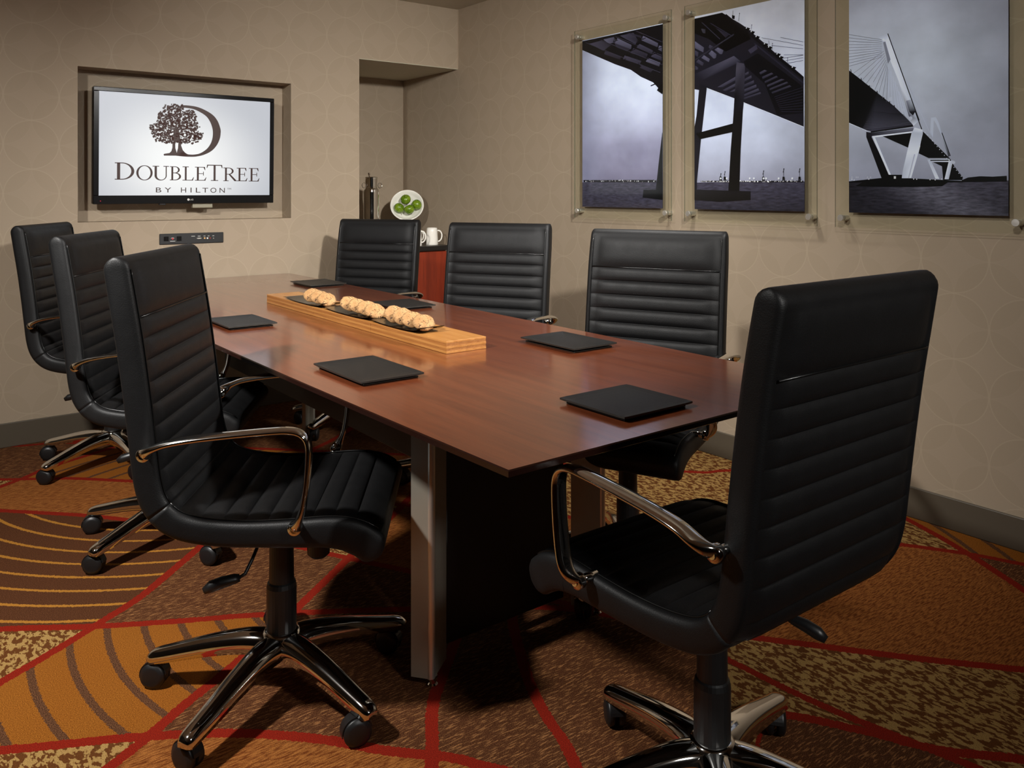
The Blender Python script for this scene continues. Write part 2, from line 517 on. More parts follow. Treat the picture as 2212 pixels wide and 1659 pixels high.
def mat_cookie():
    t = NT('cookie'); o = t.obj()
    n1 = t.noise(o, 55, 4); n2 = t.noise(o, 150, 2, 0.6); n3 = t.noise(o, 400, 2)
    c = t.mix(t.smooth(n1, .3, .7), lin(156, 114, 70), lin(176, 138, 92))
    c = t.mix(t.smooth(n2, .585, .63), c, lin(64, 34, 20))
    t.set(Base_Color=c, Roughness=0.8)
    t.bump(t.math('ADD', n1, t.math('MULTIPLY', n3, .3)), 0.5, 0.006); return t.m


M['apple'] = mat_apple(); M['cookie'] = mat_cookie()

# ------------------------------------------------------------------ room shell
XR, YB, ZC = 3.137, 4.685, 2.485         # right wall, screen wall, ceiling
XL, YF = -1.9, -2.3                       # left wall, wall behind the camera
AX, AY, AZ = 2.394, 5.423, 2.081          # alcove: left jamb, back, soffit
NX0, NX1, NZ0, NZ1, NY = 0.807, 1.946, 1.086, 1.885, 4.821   # screen niche
T = 0.12
bm = bmesh.new(); box(bm, XL - T, XR + T, YF - T, AY + T, -0.1, 0); struct(obj('floor', bm, M['carpet']))
bm = bmesh.new(); box(bm, XL - T, XR + T, YF - T, YB + T, ZC, ZC + 0.1); struct(obj('ceiling', bm, M['paint']))
bm = bmesh.new(); box(bm, XR, XR + T, YF - T, AY + T, 0, ZC); struct(obj('wall_right', bm, M['wall']))
bm = bmesh.new(); box(bm, XL - T, XL, YF - T, YB + 0.25, 0, ZC); struct(obj('wall_left', bm, M['bounce_cut']))
bm = bmesh.new(); box(bm, XL, XR, YF - T, YF, 0, ZC); struct(obj('wall_front', bm, M['bounce_cut']))
bm = bmesh.new()                          # the screen wall, with its niche and the opening of the alcove
YT = YB + 0.25
box(bm, XL, NX0, YB, YT, 0, ZC); box(bm, NX1, AX, YB, YT, 0, ZC)
box(bm, NX0, NX1, YB, YT, 0, NZ0); box(bm, NX0, NX1, YB, YT, NZ1, ZC)
box(bm, NX0, NX1, NY, YT, NZ0, NZ1)
box(bm, AX, XR, YB, YT, AZ, ZC)
box(bm, AX - T, AX, YT, AY, 0, AZ)
struct(obj('wall_back', bm, M['wall']))
bm = bmesh.new(); box(bm, AX - T, XR, AY, AY + T, 0, ZC); struct(obj('wall_alcove', bm, M['wall']))
bm = bmesh.new(); box(bm, AX, XR, YB, AY, AZ - 0.004, AZ - 0.0005); struct(obj('trim_1', bm, M['soffit']))
bm = bmesh.new(); box(bm, XR - 0.004, XR, YB - 0.004, YB, AZ, ZC); struct(obj('trim_2', bm, M['trim']))
bb = 0.117


def baseboard(name, x0, x1, y0, y1):
    bm = bmesh.new(); box(bm, x0, x1, y0, y1, 0.0, bb, 0.003, 2)
    struct(obj(name, bm, M['baseboard']))


baseboard('baseboard_right', XR - 0.012, XR, YF + 0.012, YB)
baseboard('baseboard_back', XL + 0.012, AX, YB - 0.012, YB)
baseboard('baseboard_left', XL, XL + 0.012, YF + 0.012, YB - 0.012)
baseboard('baseboard_front', XL, XR, YF, YF + 0.012)

# ------------------------------------------------------------------ conference table
tab = empty('conference_table', (1.396, 2.91, 0))
tag(tab, 'long dark mahogany conference table with steel legs, reaching to the screen wall', 'table')
TX, TY = 1.396, 2.91


def table_outline(inset, n=40):
    pts = []
    y0, y1 = 1.140 + inset, 4.680 - inset
    for i in range(n + 1):
        y = y0 + (y1 - y0) * i / n
        k = (2 * (y - 2.91) / 3.54)
        pts.append((1.396 - (0.549 - 0.022 * k * k) + inset - TX, y - TY))
    for i in range(n + 1):
        y = y1 - (y1 - y0) * i / n
        k = (2 * (y - 2.91) / 3.54)
        pts.append((1.396 + (0.549 - 0.022 * k * k * 0.4) - inset - TX, y - TY))
    return pts


bm = bmesh.new()
rings = []
for inset, z in ((0.0025, 0.760), (0.0, 0.7578), (0.0, 0.7475), (0.006, 0.7445), (0.055, 0.7370)):
    rings.append([bm.verts.new((x, y, z)) for x, y in table_outline(inset)])
for a, b in zip(rings, rings[1:]):
    for i in range(len(a)):
        j = (i + 1) % len(a); f = bm.faces.new([a[i], a[j], b[j], b[i]]); f.material_index = 1
f = bm.faces.new(rings[0]); f.material_index = 0
f = bm.faces.new(rings[-1][::-1]); f.material_index = 1
top = obj('tabletop', bm, [M['table'], M['table_edge']], tab)


def vleg(x, y, dirs, name='leg'):
    """steel V column: two plates folded round a rounded nose at (x, y), 0.02-0.737 high."""
    bm = bmesh.new()
    n = Vector((x - TX, y - TY)); th = 0.009
    for d, ln in dirs:
        d = Vector(d).normalized(); q = Vector((-d.y, d.x)) * th
        P = [n + q, n - q, n - q + d * ln, n + q + d * ln]
        lo = [bm.verts.new((p.x, p.y, 0.028)) for p in P]; hi = [bm.verts.new((p.x, p.y, 0.737)) for p in P]
        for i in range(4):
            j = (i + 1) % 4; bm.faces.new([lo[i], lo[j], hi[j], hi[i]])
        bm.faces.new(lo[::-1]); bm.faces.new(hi)
    lg = obj(name, bm, M['leg_metal'], tab)
    bm = bmesh.new(); lathe(bm, [(0.0105, 0.0275), (0.0105, 0.7365)], 20, Matrix.Translation((n.x, n.y, 0)))
    obj('leg_edge', bm, M['steel'], lg, smooth=False)  # brighter metal than the plates, puts the nose highlight into the colour
    bm = bmesh.new()
    g = Matrix.Translation((n.x + dirs[0][0][0] * 0.012, n.y + dirs[0][0][1] * 0.012, 0))
    lathe(bm, [(0.013, 0.0), (0.013, 0.006), (0.009, 0.010), (0.009, 0.016), (0.012, 0.018), (0.012, 0.028)], 16, g)
    obj('glide', bm, M['chrome'], lg, smooth=False)


a_ = (0.79, 0.61)
vleg(1.098, 1.76, [((0.79, 0.61), .09), ((-0.62, 0.785), .05)])
vleg(1.692, 1.766, [((-0.79, 0.61), .09), ((0.62, 0.785), .05)])
vleg(1.098, 4.06, [((0.79, -0.61), .09), ((-0.62, -0.785), .05)])
vleg(1.735, 3.95, [((-0.79, -0.61), .05), ((0.62, -0.785), .03)])
bm = bmesh.new(); box(bm, 1.19 - TX, 1.60 - TX, 1.83 - TY, 1.86 - TY, 0.05, 0.737, 0.002, 1)
box(bm, 1.31 - TX, 1.48 - TX, 1.861 - TY, 3.95 - TY, 0.42, 0.737, 0.002, 1)
obj('base_panel', bm, M['black_panel'], tab)

# ------------------------------------------------------------------ office chair
PROFILE = [(-.276, 1.075), (-.263, 1.0), (-.250, .92), (-.239, .84), (-.229, .76), (-.220, .68), (-.211, .61), (-.196, .565),
           (-.165, .535), (-.11, .520), (-.03, .513), (.06, .514), (.15, .519), (.205, .515), (.245, .502), (.272, .484)]
PR = spline([(x, 0, z) for x, z in PROFILE], 220)


def arc_len():
    L = [0.0]
    for a, b in zip(PR, PR[1:]): L.append(L[-1] + (b - a).length)
    return L


AL = arc_len()
S_SPLIT = AL[min(range(220), key=lambda i: (PR[i] - Vector((-.19, 0, .555))).length)]
HEAD = 0.112                                                 # height of the plain headrest panel
RIB = 0.0490


def at_s(s):
    s = max(0.0, min(AL[-1] - 1e-6, s))
    for i in range(219):
        if AL[i + 1] >= s: break
    u = (s - AL[i]) / (AL[i + 1] - AL[i])
    p = PR[i].lerp(PR[i + 1], u)
    t = (PR[min(i + 3, 219)] - PR[max(i - 2, 0)]).normalized()
    return p, t, Vector((-t.z, 0, t.x))                   # point, tangent, normal towards the sitter


seams = [HEAD]
while seams[-1] + RIB < AL[-1] - 0.055: seams.append(seams[-1] + RIB)


def puff(s):
    e = [0.0] + seams + [AL[-1] + 0.02]
    for a, b in zip(e, e[1:]):
        if a <= s <= b:
            f = (s - a) / (b - a)
            h = 0.0072 if (b - a) < 0.08 else 0.009
            return h * (1 - abs(2 * f - 1) ** 3.2)
    return 0.0


def shell(s0, s1, cap0, cap1, back_ribs):
    bm = bmesh.new()
    HT = HT0 = 0.0285
    loop = []                                                  # closed section: (v, side) rounded rectangle
    nv = 16
    for i in range(nv + 1): loop.append((-0.232 + 0.464 * i / nv, 1.0, 'f'))
    band_ = [(.236, .99), (.2435, .93), (.2485, .78), (.2505, .5), (.251, .2), (.251, -.2), (.2505, -.5), (.2485, -.78), (.2435, -.93), (.236, -.99)]
    for a, b_ in band_: loop.append((a, b_, 's'))
    for i in range(nv + 1): loop.append((0.232 - 0.464 * i / nv, -1.0, 'b'))
    for a, b_ in band_[::-1]: loop.append((-a, b_, 's'))
    ss = []
    n = int((s1 - s0) / 0.0062)
    for i in range(n + 1): ss.append(s0 + (s1 - s0) * i / n)
    for q in seams:                                            # sharpen the seams
        if s0 < q < s1: ss += [q, q - 0.0016, q + 0.0016]
    ss = sorted(set(ss))
    stations = []
    if cap0: stations += [(s0 - HT * sin(radians(a)), cos(radians(a))) for a in (86, 70, 50, 30, 14)]
    stations += [(s, 1.0) for s in ss]
    if cap1: stations += [(s1 + HT * sin(radians(a)), cos(radians(a))) for a in (14, 30, 50, 70, 86)]
    rings = []
    for s, k in stations:
        p, t, nm = at_s(s)
        over = s - max(0.0, min(AL[-1], s))
        p = p + t * over
        HT = HT0 + .010 * max(0.0, min(1.0, (s - (AL[-1] - .30)) / .25)) ** 1.5
        c = p - nm * HT
        tap = 1.0 if s > 0.12 else 1.0 - 0.012 * (1 - max(s, 0) / .12) ** 2
        ring = []
        for v, sd, kind in loop:
            if s0 <= s <= s1:
                edge = max(0.0, 1 - (abs(v) / 0.232) ** 10) if kind != 's' else 0.0
                d = puff(s) * edge - (0.0014 * edge if min(abs(s - q) for q in seams) < 1e-6 else 0)
                if kind == 'b': d = d * (1.0 if back_ribs else 0.0)
                if kind in 'fb' and abs(abs(v) - 0.232) < 1e-4: d -= 0.003       # seam next to the side band
            else:
                d = 0
            d *= k
            off = HT * sd * k + (d if sd > 0 else -d) * (1 if kind != 's' else 0)
            rr = 1 - (1 - k) * 0.03
            ring.append(bm.verts.new((c.x + nm.x * off, v * tap * rr, c.z + nm.z * off)))
        rings.append(ring)
    m = len(loop)
    for a, b in zip(rings, rings[1:]):
        for i in range(m): bm.faces.new([a[i], a[(i + 1) % m], b[(i + 1) % m], b[i]])
    bm.faces.new(rings[0][::-1]); bm.faces.new(rings[-1])
    return bm


def seam_line(s0, s1, side, n, face=1):
    pts = []
    for i in range(n):
        p, t, nm = at_s(s0 + (s1 - s0) * i / (n - 1))
        q = p + nm * (0.0005) if face > 0 else p - nm * 0.0575
        pts.append((q.x, side * 0.2335, q.z))
    return pts


ARM = [(-.231, .676), (-.222, .684), (-.205, .694), (-.174, .705), (-.12, .714), (-.04, .722), (.045, .7285), (.085, .729), (.108, .722), (.121, .705),
       (.1235, .675), (.120, .62), (.113, .57), (.104, .54), (.095, .522), (.090, .512)]


def arm_mesh(side):
    bm = bmesh.new()
    P = spline([(x, 0, z) for x, z in ARM], 64)
    pts = []; rad = []
    for i, p in enumerate(P):
        f = i / 63
        e0 = max(0, 1 - f / .16); e1 = max(0, 1 - (1 - f) / .16)
        e = max(e0, e1); e = e * e * (3 - 2 * e)
        y = 0.297 - 0.022 * e0 ** 2 - 0.020 * e1 ** 2
        pts.append((p.x, side * y, p.z))
        rad.append((0.0185 * (1 - e) + 0.0085 * e, 0.0076 * (1 - e) + 0.0150 * e))
    sweep(bm, pts, rad, 18, up=(0, 1, 0))
    for (x, z), y in ((ARM[0], .275), (ARM[-1], .277)):        # round lugs and the pins that reach the shell
        lathe(bm, [(0.0, -.0085), (.0135, -.0085), (.0152, -.006), (.0152, .006), (.0135, .0085), (0.0, .0085)], 20,
              Matrix.Translation((x, side * y, z)) @ Matrix.Rotation(pi / 2, 4, 'X'))
        lathe(bm, [(0.009, 0.0), (0.009, .045)], 14,
              Matrix.Translation((x, side * y, z)) @ Matrix.Rotation(side * pi / 2, 4, 'X'))
    return bm


def leg_mesh():
    """one arm of the star base, along +X."""
    bm = bmesh.new()
    st = [(.020, .148, .037, .046), (.05, .151, .036, .047), (.09, .149, .0335, .045), (.14, .141, .0305, .042), (.19, .130, .0280, .039),
          (.24, .117, .0258, .036), (.285, .105, .0240, .033), (.312, .098, .0228, .030), (.330, .091, .0200, .026), (.340, .082, .0130, .014)]
    sp = spline([(a, b, 0) for a, b, c, d in st], 30); sw = spline([(c, d, 0) for a, b, c, d in st], 30)
    sec = [(-1.0, 0), (-.98, .45), (-.86, .74), (-.6, .92), (-.3, .99), (0, 1.0), (.3, .99), (.6, .92), (.86, .74), (.98, .45), (1.0, 0), (.86, -.02), (-.86, -.02)]
    rings = []
    for p, w_ in zip(sp, sw):
        rings.append([bm.verts.new((p.x, y * w_.x, p.y - w_.y + z * w_.y)) for y, z in sec])
    m = len(sec)
    for a, b in zip(rings, rings[1:]):
        for i in range(m): bm.faces.new([a[i], a[(i + 1) % m], b[(i + 1) % m], b[i]])
    bm.faces.new(rings[0][::-1]); bm.faces.new(rings[-1])
    return bm


def caster_meshes():
    hood = bmesh.new()
    R = 0.032
    for i in range(1):
        pts = []
        A = [radians(a) for a in range(-10, 171, 12)]
        outer = [(0.0355 * cos(a) + 0.006, 0.0355 * sin(a)) for a in A]; inner = [(0.0335 * cos(a) + 0.006, 0.0335 * sin(a)) for a in A]
        prof = outer + inner[::-1]
        lo = [hood.verts.new((x, -.013, z + R)) for x, z in prof]; hi = [hood.verts.new((x, .013, z + R)) for x, z in prof]
        k = len(prof)
        for a in range(k): hood.faces.new([lo[a], lo[(a + 1) % k], hi[(a + 1) % k], hi[a]])
        for q in range(len(A) - 1):
            hood.faces.new([lo[q], lo[k - 1 - q], lo[k - 2 - q], lo[q + 1]]); hood.faces.new([hi[q], hi[q + 1], hi[k - 2 - q], hi[k - 1 - q]])
    lathe(hood, [(0.0105, R + .012), (0.0105, R + .030), (.008, R + .034), (.008, .076)], 14, Matrix.Translation((-0.010, 0, 0)))
    lathe(hood, [(0.006, -.02), (.006, .02)], 12, Matrix.Translation((0.006, 0, R)) @ Matrix.Rotation(pi / 2, 4, 'X'))
    wheel = bmesh.new()
    lathe(wheel, [(0.0, 0), (.020, .0005), (.0255, -.0012), (.0275, -.003), (R - .001, -.0045), (R, -.007), (R, -.0155), (R - .003, -.018), (0, -.018)], 28)
    return hood, wheel


def make_chair():
    root = empty('office_chair')
    backrest = obj('backrest', shell(0.0, S_SPLIT, True, False, True), M['leather'], root, smooth=True)
    seat = obj('seat', shell(S_SPLIT, AL[-1], False, True, False), M['leather'], root, smooth=True)
    for part, s0, s1, n in ((backrest, 0.004, S_SPLIT, 40), (seat, S_SPLIT, AL[-1] - .01, 40)):
        for side in (-1, 1):
            bm = bmesh.new(); sweep(bm, seam_line(s0, s1, side, n), 0.0022, 6)
            obj('piping', bm, M['stitch'], part, smooth=True)
    for side in (-1, 1):                                        # seam of the headrest panel, front and back
        pass
    for face in (1, -1):
        p, t, nm = at_s(HEAD)
        q = p + nm * (0.0012 if face > 0 else -0.0582)
        bm = bmesh.new(); sweep(bm, [(q.x, y, q.z) for y in (-.230, -.1, 0, .1, .230)], 0.0024, 6)
        obj('piping', bm, M['stitch'], backrest, smooth=True)
    for side in (-1, 1):
        ar = obj('armrest', arm_mesh(side), M['chrome'], root, smooth=True)
        for (x, z), y in ((ARM[0], .275), (ARM[-1], .277)):
            bm = bmesh.new()
            lathe(bm, [(0, .0095), (.0035, .0095), (.0035, .0118), (.0075, .0118), (.0085, .0105), (.0085, .0075)], 18,
                  Matrix.Translation((x, side * y, z)) @ Matrix.Rotation(-side * pi / 2, 4, 'X'), cap=False)
            obj('screw', bm, M['chrome'], ar)
    bm = bmesh.new(); box(bm, -.10, .125, -.075, .075, .405, .444, .008, 2)
    box(bm, -.10, .14, -.10, .10, .440, .4495, .002, 1)
    obj('seat_mechanism', bm, M['plastic'], root)
    bm = bmesh.new()
    lathe(bm, [(.0365, .10), (.0365, .262), (.034, .272), (.0305, .275), (.0290, .395), (.026, .404), (.015, .406), (.015, .425)], 28)
    obj('gas_column', bm, M['plastic'], root, smooth=False)
    bm = bmesh.new()
    sweep(bm, [(-.02, -.07, .43), (-.022, -.115, .425), (-.034, -.150, .39), (-.045, -.168, .366), (-.058, -.176, .360)], 0.0042, 8)
    P = [(-.055, -.176, .361), (-.065, -.179, .360), (-.09, -.185, .356), (-.115, -.190, .349), (-.130, -.194, .341)]
    sweep(bm, P, [(.010, .007), (.012, .0105), (.013, .013), (.013, .0135), (.007, .008)], 14, up=(0, 1, 0.2))
    obj('lever', bm, M['plastic'], root, smooth=True)
    bm = bmesh.new(); lathe(bm, [(.0, .362), (.018, .362), (.0265, .370), (.0285, .41)], 28, Matrix.Translation((.105, -.075, 0)))
    obj('tension_knob', bm, M['plastic'], root, smooth=False)
    bm = bmesh.new()
    lathe(bm, [(.018, .098), (.044, .100), (.048, .110), (.048, .140), (.043, .152), (.036, .155)], 40)
    obj('hub', bm, M['chrome'], root, smooth=True)
    lm = None; hd = wl = None
    for k in range(5):
        if lm is None:
            lg = obj('base_leg', leg_mesh(), M['chrome'], root, smooth=True); lm = lg.data
            h, wh = caster_meshes()
            cs = obj('caster', h, M['plastic'], root, smooth=False); hd = cs.data
            w1 = obj('wheel', wh, M['plastic'], cs, smooth=True); wl = w1.data
        else:
            lg = link('base_leg', lm, [], root); cs = link('caster', hd, [], root); w1 = link('wheel', wl, [], cs)
        w1.location = (0.006, 0.0225, 0.0322); w1.rotation_euler = (-pi / 2, 0, 0)
        w2 = link('wheel', wl, [], cs); w2.location = (0.006, -0.0225, 0.0322); w2.rotation_euler = (pi / 2, 0, 0)
        lg['leg'] = k; cs['leg'] = k
    return root


def pose_chair(root, x, y, th, phase, dz=0.0, casters=(0.5, 1.9, 3.0, 4.1, 5.4)):
    root.location = (x, y, 0); root.rotation_euler = (0, 0, radians(th))
    for ch in root.children:
        if 'leg' in ch.keys():
            a = radians(phase - th + 72 * ch['leg'])
            if ch.name.startswith('base_leg'): ch.rotation_euler = (0, 0, a)
            else:
                ch.rotation_euler = (0, 0, casters[ch['leg']] - radians(th))
                cs = Vector((0.3075 * cos(a), 0.3075 * sin(a), 0))
                ch.location = cs + Matrix.Rotation(casters[ch['leg']] - radians(th), 3, 'Z') @ Vector((0.010, 0, 0))
        elif ch.name.startswith(('backrest', 'seat', 'armrest', 'lever', 'tension')):
            ch.location.z = dz


chair0 = make_chair()
GRP = 'black leather swivel chairs round the table'
chairs = [
    (0.799, 1.983, -34.5, -4.5, 0.003, (2.2, 2.6, 2.4, 2.0, 2.9), 'black ribbed leather swivel chair nearest the camera on the left of the table'),
    (0.848, 3.089, -31.9, -10, 0.0, (2.0, 2.6, 2.8, 2.5, 2.2), 'black swivel chair with a worn side band, middle one left of the table'),
    (0.855, 4.116, -32.1, -10, 0.0, (2.0, 2.6, 2.8, 2.5, 2.2), 'black swivel chair on the left of the table, closest to the screen wall'),
    (2.000, 3.988, 213.6, 205, -0.011, (1, 2, 3, 4, 5), 'black swivel chair in front of the coffee alcove, hiding the lower urn'),
    (1.977, 2.851, 210.3, 205, 0.003, (1, 2, 3, 4, 5), 'black swivel chair right of the table, second from the alcove, hiding the cabinet corner'),
    (1.915, 1.877, 204.3, 200, 0.010, (1, 2, 3, 4, 5), 'black swivel chair facing the table under the two leftmost bridge pictures'),
    (1.322, 1.062, 89.6, 11.5, 0.0, (0.7, 1.0, 2.4, 3.5, 5.6), 'large black swivel chair seen from behind at the near end of the table'),
]
for i, (x, y, th, ph, dz, cst, lab) in enumerate(chairs):
    o = chair0 if i == 0 else copy_tree(chair0)
    tag(o, lab, 'chair', GRP)
    pose_chair(o, x, y, th, ph, dz, cst)

# ------------------------------------------------------------------ leather folders on the table
def folder(x0, x1, y0, y1, rz, label, lift=0.012):
    cx, cy = (x0 + x1) / 2, (y0 + y1) / 2
    w_, h_ = (x1 - x0) / 2, (y1 - y0) / 2
    r = empty('writing_pad', (cx, cy, 0.760), radians(rz))
    tag(r, label, 'pad', 'black leather writing pads on the table')
    bm = bmesh.new(); box(bm, -w_ + .012, w_ - .012, -h_ + .012, h_ - .012, 0.0004, 0.0044, .0015, 2)
    obj('base_sheet', bm, M['folder_edge'], r)
    bm = bmesh.new()
    n = 12; th = 0.0042
    vt, vb = [], []
    for i in range(n + 1):
        for j in range(n + 1):
            u, v = -1 + 2 * i / n, -1 + 2 * j / n
            ex = 0.985 if (abs(u) == 1 and abs(v) == 1) else 1.0
            z = 0.0048 + lift * (max(abs(u), abs(v)) ** 4) * 0.35
            vt.append(bm.verts.new((u * w_ * ex, v * h_ * ex, z + th))); vb.append(bm.verts.new((u * w_ * ex, v * h_ * ex, z)))
    for i in range(n):
        for j in range(n):
            a, b, c, d = i * (n + 1) + j, (i + 1) * (n + 1) + j, (i + 1) * (n + 1) + j + 1, i * (n + 1) + j + 1
            bm.faces.new([vt[a], vt[b], vt[c], vt[d]]); bm.faces.new([vb[d], vb[c], vb[b], vb[a]])
    bnd = [i * (n + 1) for i in range(n)] + [n * (n + 1) + j for j in range(n)] + [i * (n + 1) + n for i in range(n, 0, -1)] + [j for j in range(n, 0, -1)]
    for a, b in zip(bnd, bnd[1:] + bnd[:1]):
        f = bm.faces.new([vb[a], vb[b], vt[b], vt[a]]); f.material_index = 1
    obj('cover', bm, [M['folder'], M['folder_edge']], r, smooth=False)


folder(0.947, 1.131, 1.843, 2.129, 0, 'black leather writing pad left of the bamboo board, nearest the camera on that side')
folder(0.964, 1.142, 2.869, 3.125, 0, 'black leather writing pad beside the back of the nearest left chair')
folder(1.716, 1.915, 3.885, 4.145, 0, 'black leather writing pad farthest away, beyond the bamboo board by the alcove chair')
folder(1.668, 1.850, 2.920, 3.160, -3, 'black leather writing pad right behind the cookies on the bamboo board')
folder(1.643, 1.825, 1.833, 2.094, 0, 'black leather writing pad right of the near end of the bamboo board', 0.018)
folder(1.236, 1.455, 1.221, 1.431, 0, 'big black leather writing pad at the near end of the table')

# ------------------------------------------------------------------ bamboo board, trays, cookies
BX0, BX1 = 1.343, 1.489
BY = [2.066, 2.545, 3.018, 3.500]
brd = empty('serving_board', (1.416, 2.783, 0.760))
tag(brd, 'long bamboo serving board in three blocks carrying trays of cookies', 'board')
for k in range(3):
    y0, y1 = BY[k] - 2.783 + .0006, BY[k + 1] - 2.783 - .0006
    x0, x1 = BX0 - 1.416, BX1 - 1.416
    bm = bmesh.new()
    for q in range(5):                                           # laminated layers, slightly proud and recessed
        z0 = 0.0005 + q * 0.0074
        e = 0.0 if q % 2 == 0 else 0.0007
        box(bm, x0 + e, x1 - e, y0 + e, y1 - e, z0, z0 + 0.0074, 0.0012 if q == 4 else 0.0004, 1, mi=0 if q % 2 == 0 else 1)
    obj('block', bm, [M['bamboo'], M['bamboo_dark']], brd)
BTOP = 0.760 + 0.0375


def tray_z(y, L):                                               # curved up and over at both ends
    f = (y / L)
    return 0.0042 * abs(f) ** 3 * 2.0 + 0.0006


trays = [(3.110, .185, 'black curved metal tray at the far end of the bamboo board'),
         (2.728, .185, 'black curved metal tray in the middle of the bamboo board'),
         (2.378, .162, 'black curved metal tray at the near end of the bamboo board')]
for ty, L, lab in trays:
    bm = bmesh.new(); n = 24; W_ = .049
    ring = []
    for i in range(n + 1):
        y = -L + 2 * L * i / n
        z = tray_z(y, L)
        if y < -L + .03: z += ((-L + .03 - y) / .03) ** 2 * 0.007
        if y > L - .03: z -= ((y - L + .03) / .03) ** 2 * 0.004
        ring.append([bm.verts.new((sx_ * W_, y, z + dz)) for sx_, dz in ((-1, 0), (1, 0), (1, .0014), (-1, .0014))])
    for a, b in zip(ring, ring[1:]):
        for k in range(4): bm.faces.new([a[k], a[(k + 1) % 4], b[(k + 1) % 4], b[k]])
    bm.faces.new(ring[0]); bm.faces.new(ring[-1][::-1])
    o = obj('serving_tray', bm, M['traymetal'], None, (1.384, ty, BTOP + .0036), smooth=False)
    tag(o, lab, 'tray')


def cookie_mesh(seed):
    rnd = random.Random(seed)
    bm = bmesh.new(); n, rg = 40, 9
    ph = [rnd.uniform(0, 6.28) for _ in range(4)]
    R = .0370
    rim = [1 + .03 * sin(2 * a + ph[0]) + .025 * sin(5 * a + ph[1]) + .012 * sin(11 * a + ph[2]) for a in [2 * pi * i / n for i in range(n)]]
    prof = [(0.0, .0125), (.25, .0128), (.5, .0118), (.75, .0100), (.9, .0072), (.985, .0032), (1.0, 0.0), (.96, -.0028), (.8, -.0034), (.4, -.0034), (0, -.0034)]
    rings = []
    for f, z in prof:
        if f == 0: rings.append([bm.verts.new((0, 0, z))]); continue
        rings.append([bm.verts.new((R * f * rim[i] * cos(2 * pi * i / n), R * f * rim[i] * sin(2 * pi * i / n),
                                    z + (rnd.uniform(-.0011, .0011) if z > .001 else 0))) for i in range(n)])
    for a, b in zip(rings, rings[1:]):
        for i in range(n):
            j = (i + 1) % n
            if len(a) == 1: bm.faces.new([a[0], b[i], b[j]])
            elif len(b) == 1: bm.faces.new([a[i], b[0], a[j]])
            else: bm.faces.new([a[i], b[i], b[j], a[j]])
    return bm


cks = [(2.955, 3, .068, 0), (2.565, 4, .065, 0), (2.250, 4, .060, 0)]
pos_words = ['nearest the camera', 'second from the near end', 'third from the near end', 'farthest back']
tray_words = ['on the far tray', 'on the middle tray', 'on the near tray']
for ti, (ty, n, sp, fr) in enumerate(cks):
    for k in range(n):
        o = obj('cookie', cookie_mesh(ti * 10 + k), M['cookie'], None, smooth=True)
        # leaning against the next one, face turned up towards the near end
        y = ty - fr + k * sp + (.0 if ti else -.0)
        tilt = radians((33, 36, 38, 40)[k] + random.uniform(-2, 2))
        hz = BTOP + .0085 + .041 * sin(tilt)
        o.location = (1.374 + random.uniform(-.003, .003), y, hz)
        o.rotation_euler = (tilt, 0, radians(random.uniform(-8, 8) - 10))
        wd = pos_words[0] if k == 0 else (pos_words[3] if k == n - 1 else pos_words[k])
        tag(o, 'chocolate chip cookie ' + tray_words[ti] + ', ' + wd + ' in its row', 'cookie', 'cookies on the bamboo board')

# ------------------------------------------------------------------ alcove: cabinet, urn, fruit bowl, mugs
cab = empty('cabinet', (2.73, 5.06, 0))
tag(cab, 'cherry wood cabinet with black top in the coffee alcove', 'cabinet')
cx0, cx1, cy0, cy1 = 2.40 - 2.73, 3.065 - 2.73, 4.705 - 5.06, 5.418 - 5.06
bm = bmesh.new(); box(bm, cx0, cx1, cy0 + .02, cy1, .08, .846, .002, 1); box(bm, cx0 + .02, cx1 - .02, cy0 + .06, cy1, 0.0, .08)
obj('body', bm, M['cabinet'], cab)
bm = bmesh.new(); box(bm, cx0 - .004, cx1 + .012, cy0 - .012, cy1, .847, .880, .004, 2)
obj('countertop', bm, M['counter'], cab)
for k in range(2):
    a = cx0 + .006 + k * .3285; b = a + .3245
    bm = bmesh.new(); box(bm, a, b, cy0, cy0 + .0195, .09, .84, .002, 1); d = obj('door', bm, M['cabinet'], cab)
    hx = b - .035 if k == 0 else a + .035
    bm = bmesh.new(); sweep(bm, [(hx, cy0, .68), (hx, cy0 - .022, .685), (hx, cy0 - .024, .74), (hx, cy0 - .022, .795), (hx, cy0, .80)], .0045, 10)
    obj('handle', bm, M['steel'], d, smooth=True)
CT = 0.8803

urn = empty('coffee_urn', (2.655, 5.02, CT))
tag(urn, 'tall polished steel coffee urn with taps on the alcove cabinet', 'urn')
bm = bmesh.new()
lathe(bm, [(.050, .0), (.056, .004), (.056, .014), (.0515, .02), (.0515, .36), (.049, .376), (.041, .386), (.041, .392)], 40)
obj('body', bm, M['chrome'], urn, smooth=False)
bm = bmesh.new(); lathe(bm, [(.0395, .3925), (.0405, .395), (.0405, .452), (.0425, .454), (.0425, .460), (.038, .463), (0, .466)], 40)
obj('lid', bm, M['chrome'], urn)
bm = bmesh.new(); lathe(bm, [(.003, .463), (.003, .474), (.0075, .477), (.009, .484), (.0065, .490), (0, .492)], 16, Matrix.Translation((-.022, -.012, 0)))
obj('knob', bm, M['chrome'], urn, smooth=True)
for sg in (-1, 1):
    bm = bmesh.new()
    sweep(bm, [(sg * (.045 + .0165 * (1 - cos(2 * pi * i / 20)) * .9), -.012, .405 + .017 * sin(2 * pi * i / 20)) for i in range(20)], .0028, 8, closed=True)
    obj('ring_handle', bm, M['chrome'], urn, smooth=True)
bm = bmesh.new()
sweep(bm, [(0.012, -.05, .075), (.012, -.075, .078), (.012, -.095, .074), (.012, -.103, .06), (.012, -.103, .045)], [.011, .009, .009, .008, .007], 14)
sweep(bm, [(.012, -.085, .08), (.012, -.088, .10), (.012, -.085, .112)], .004, 8)
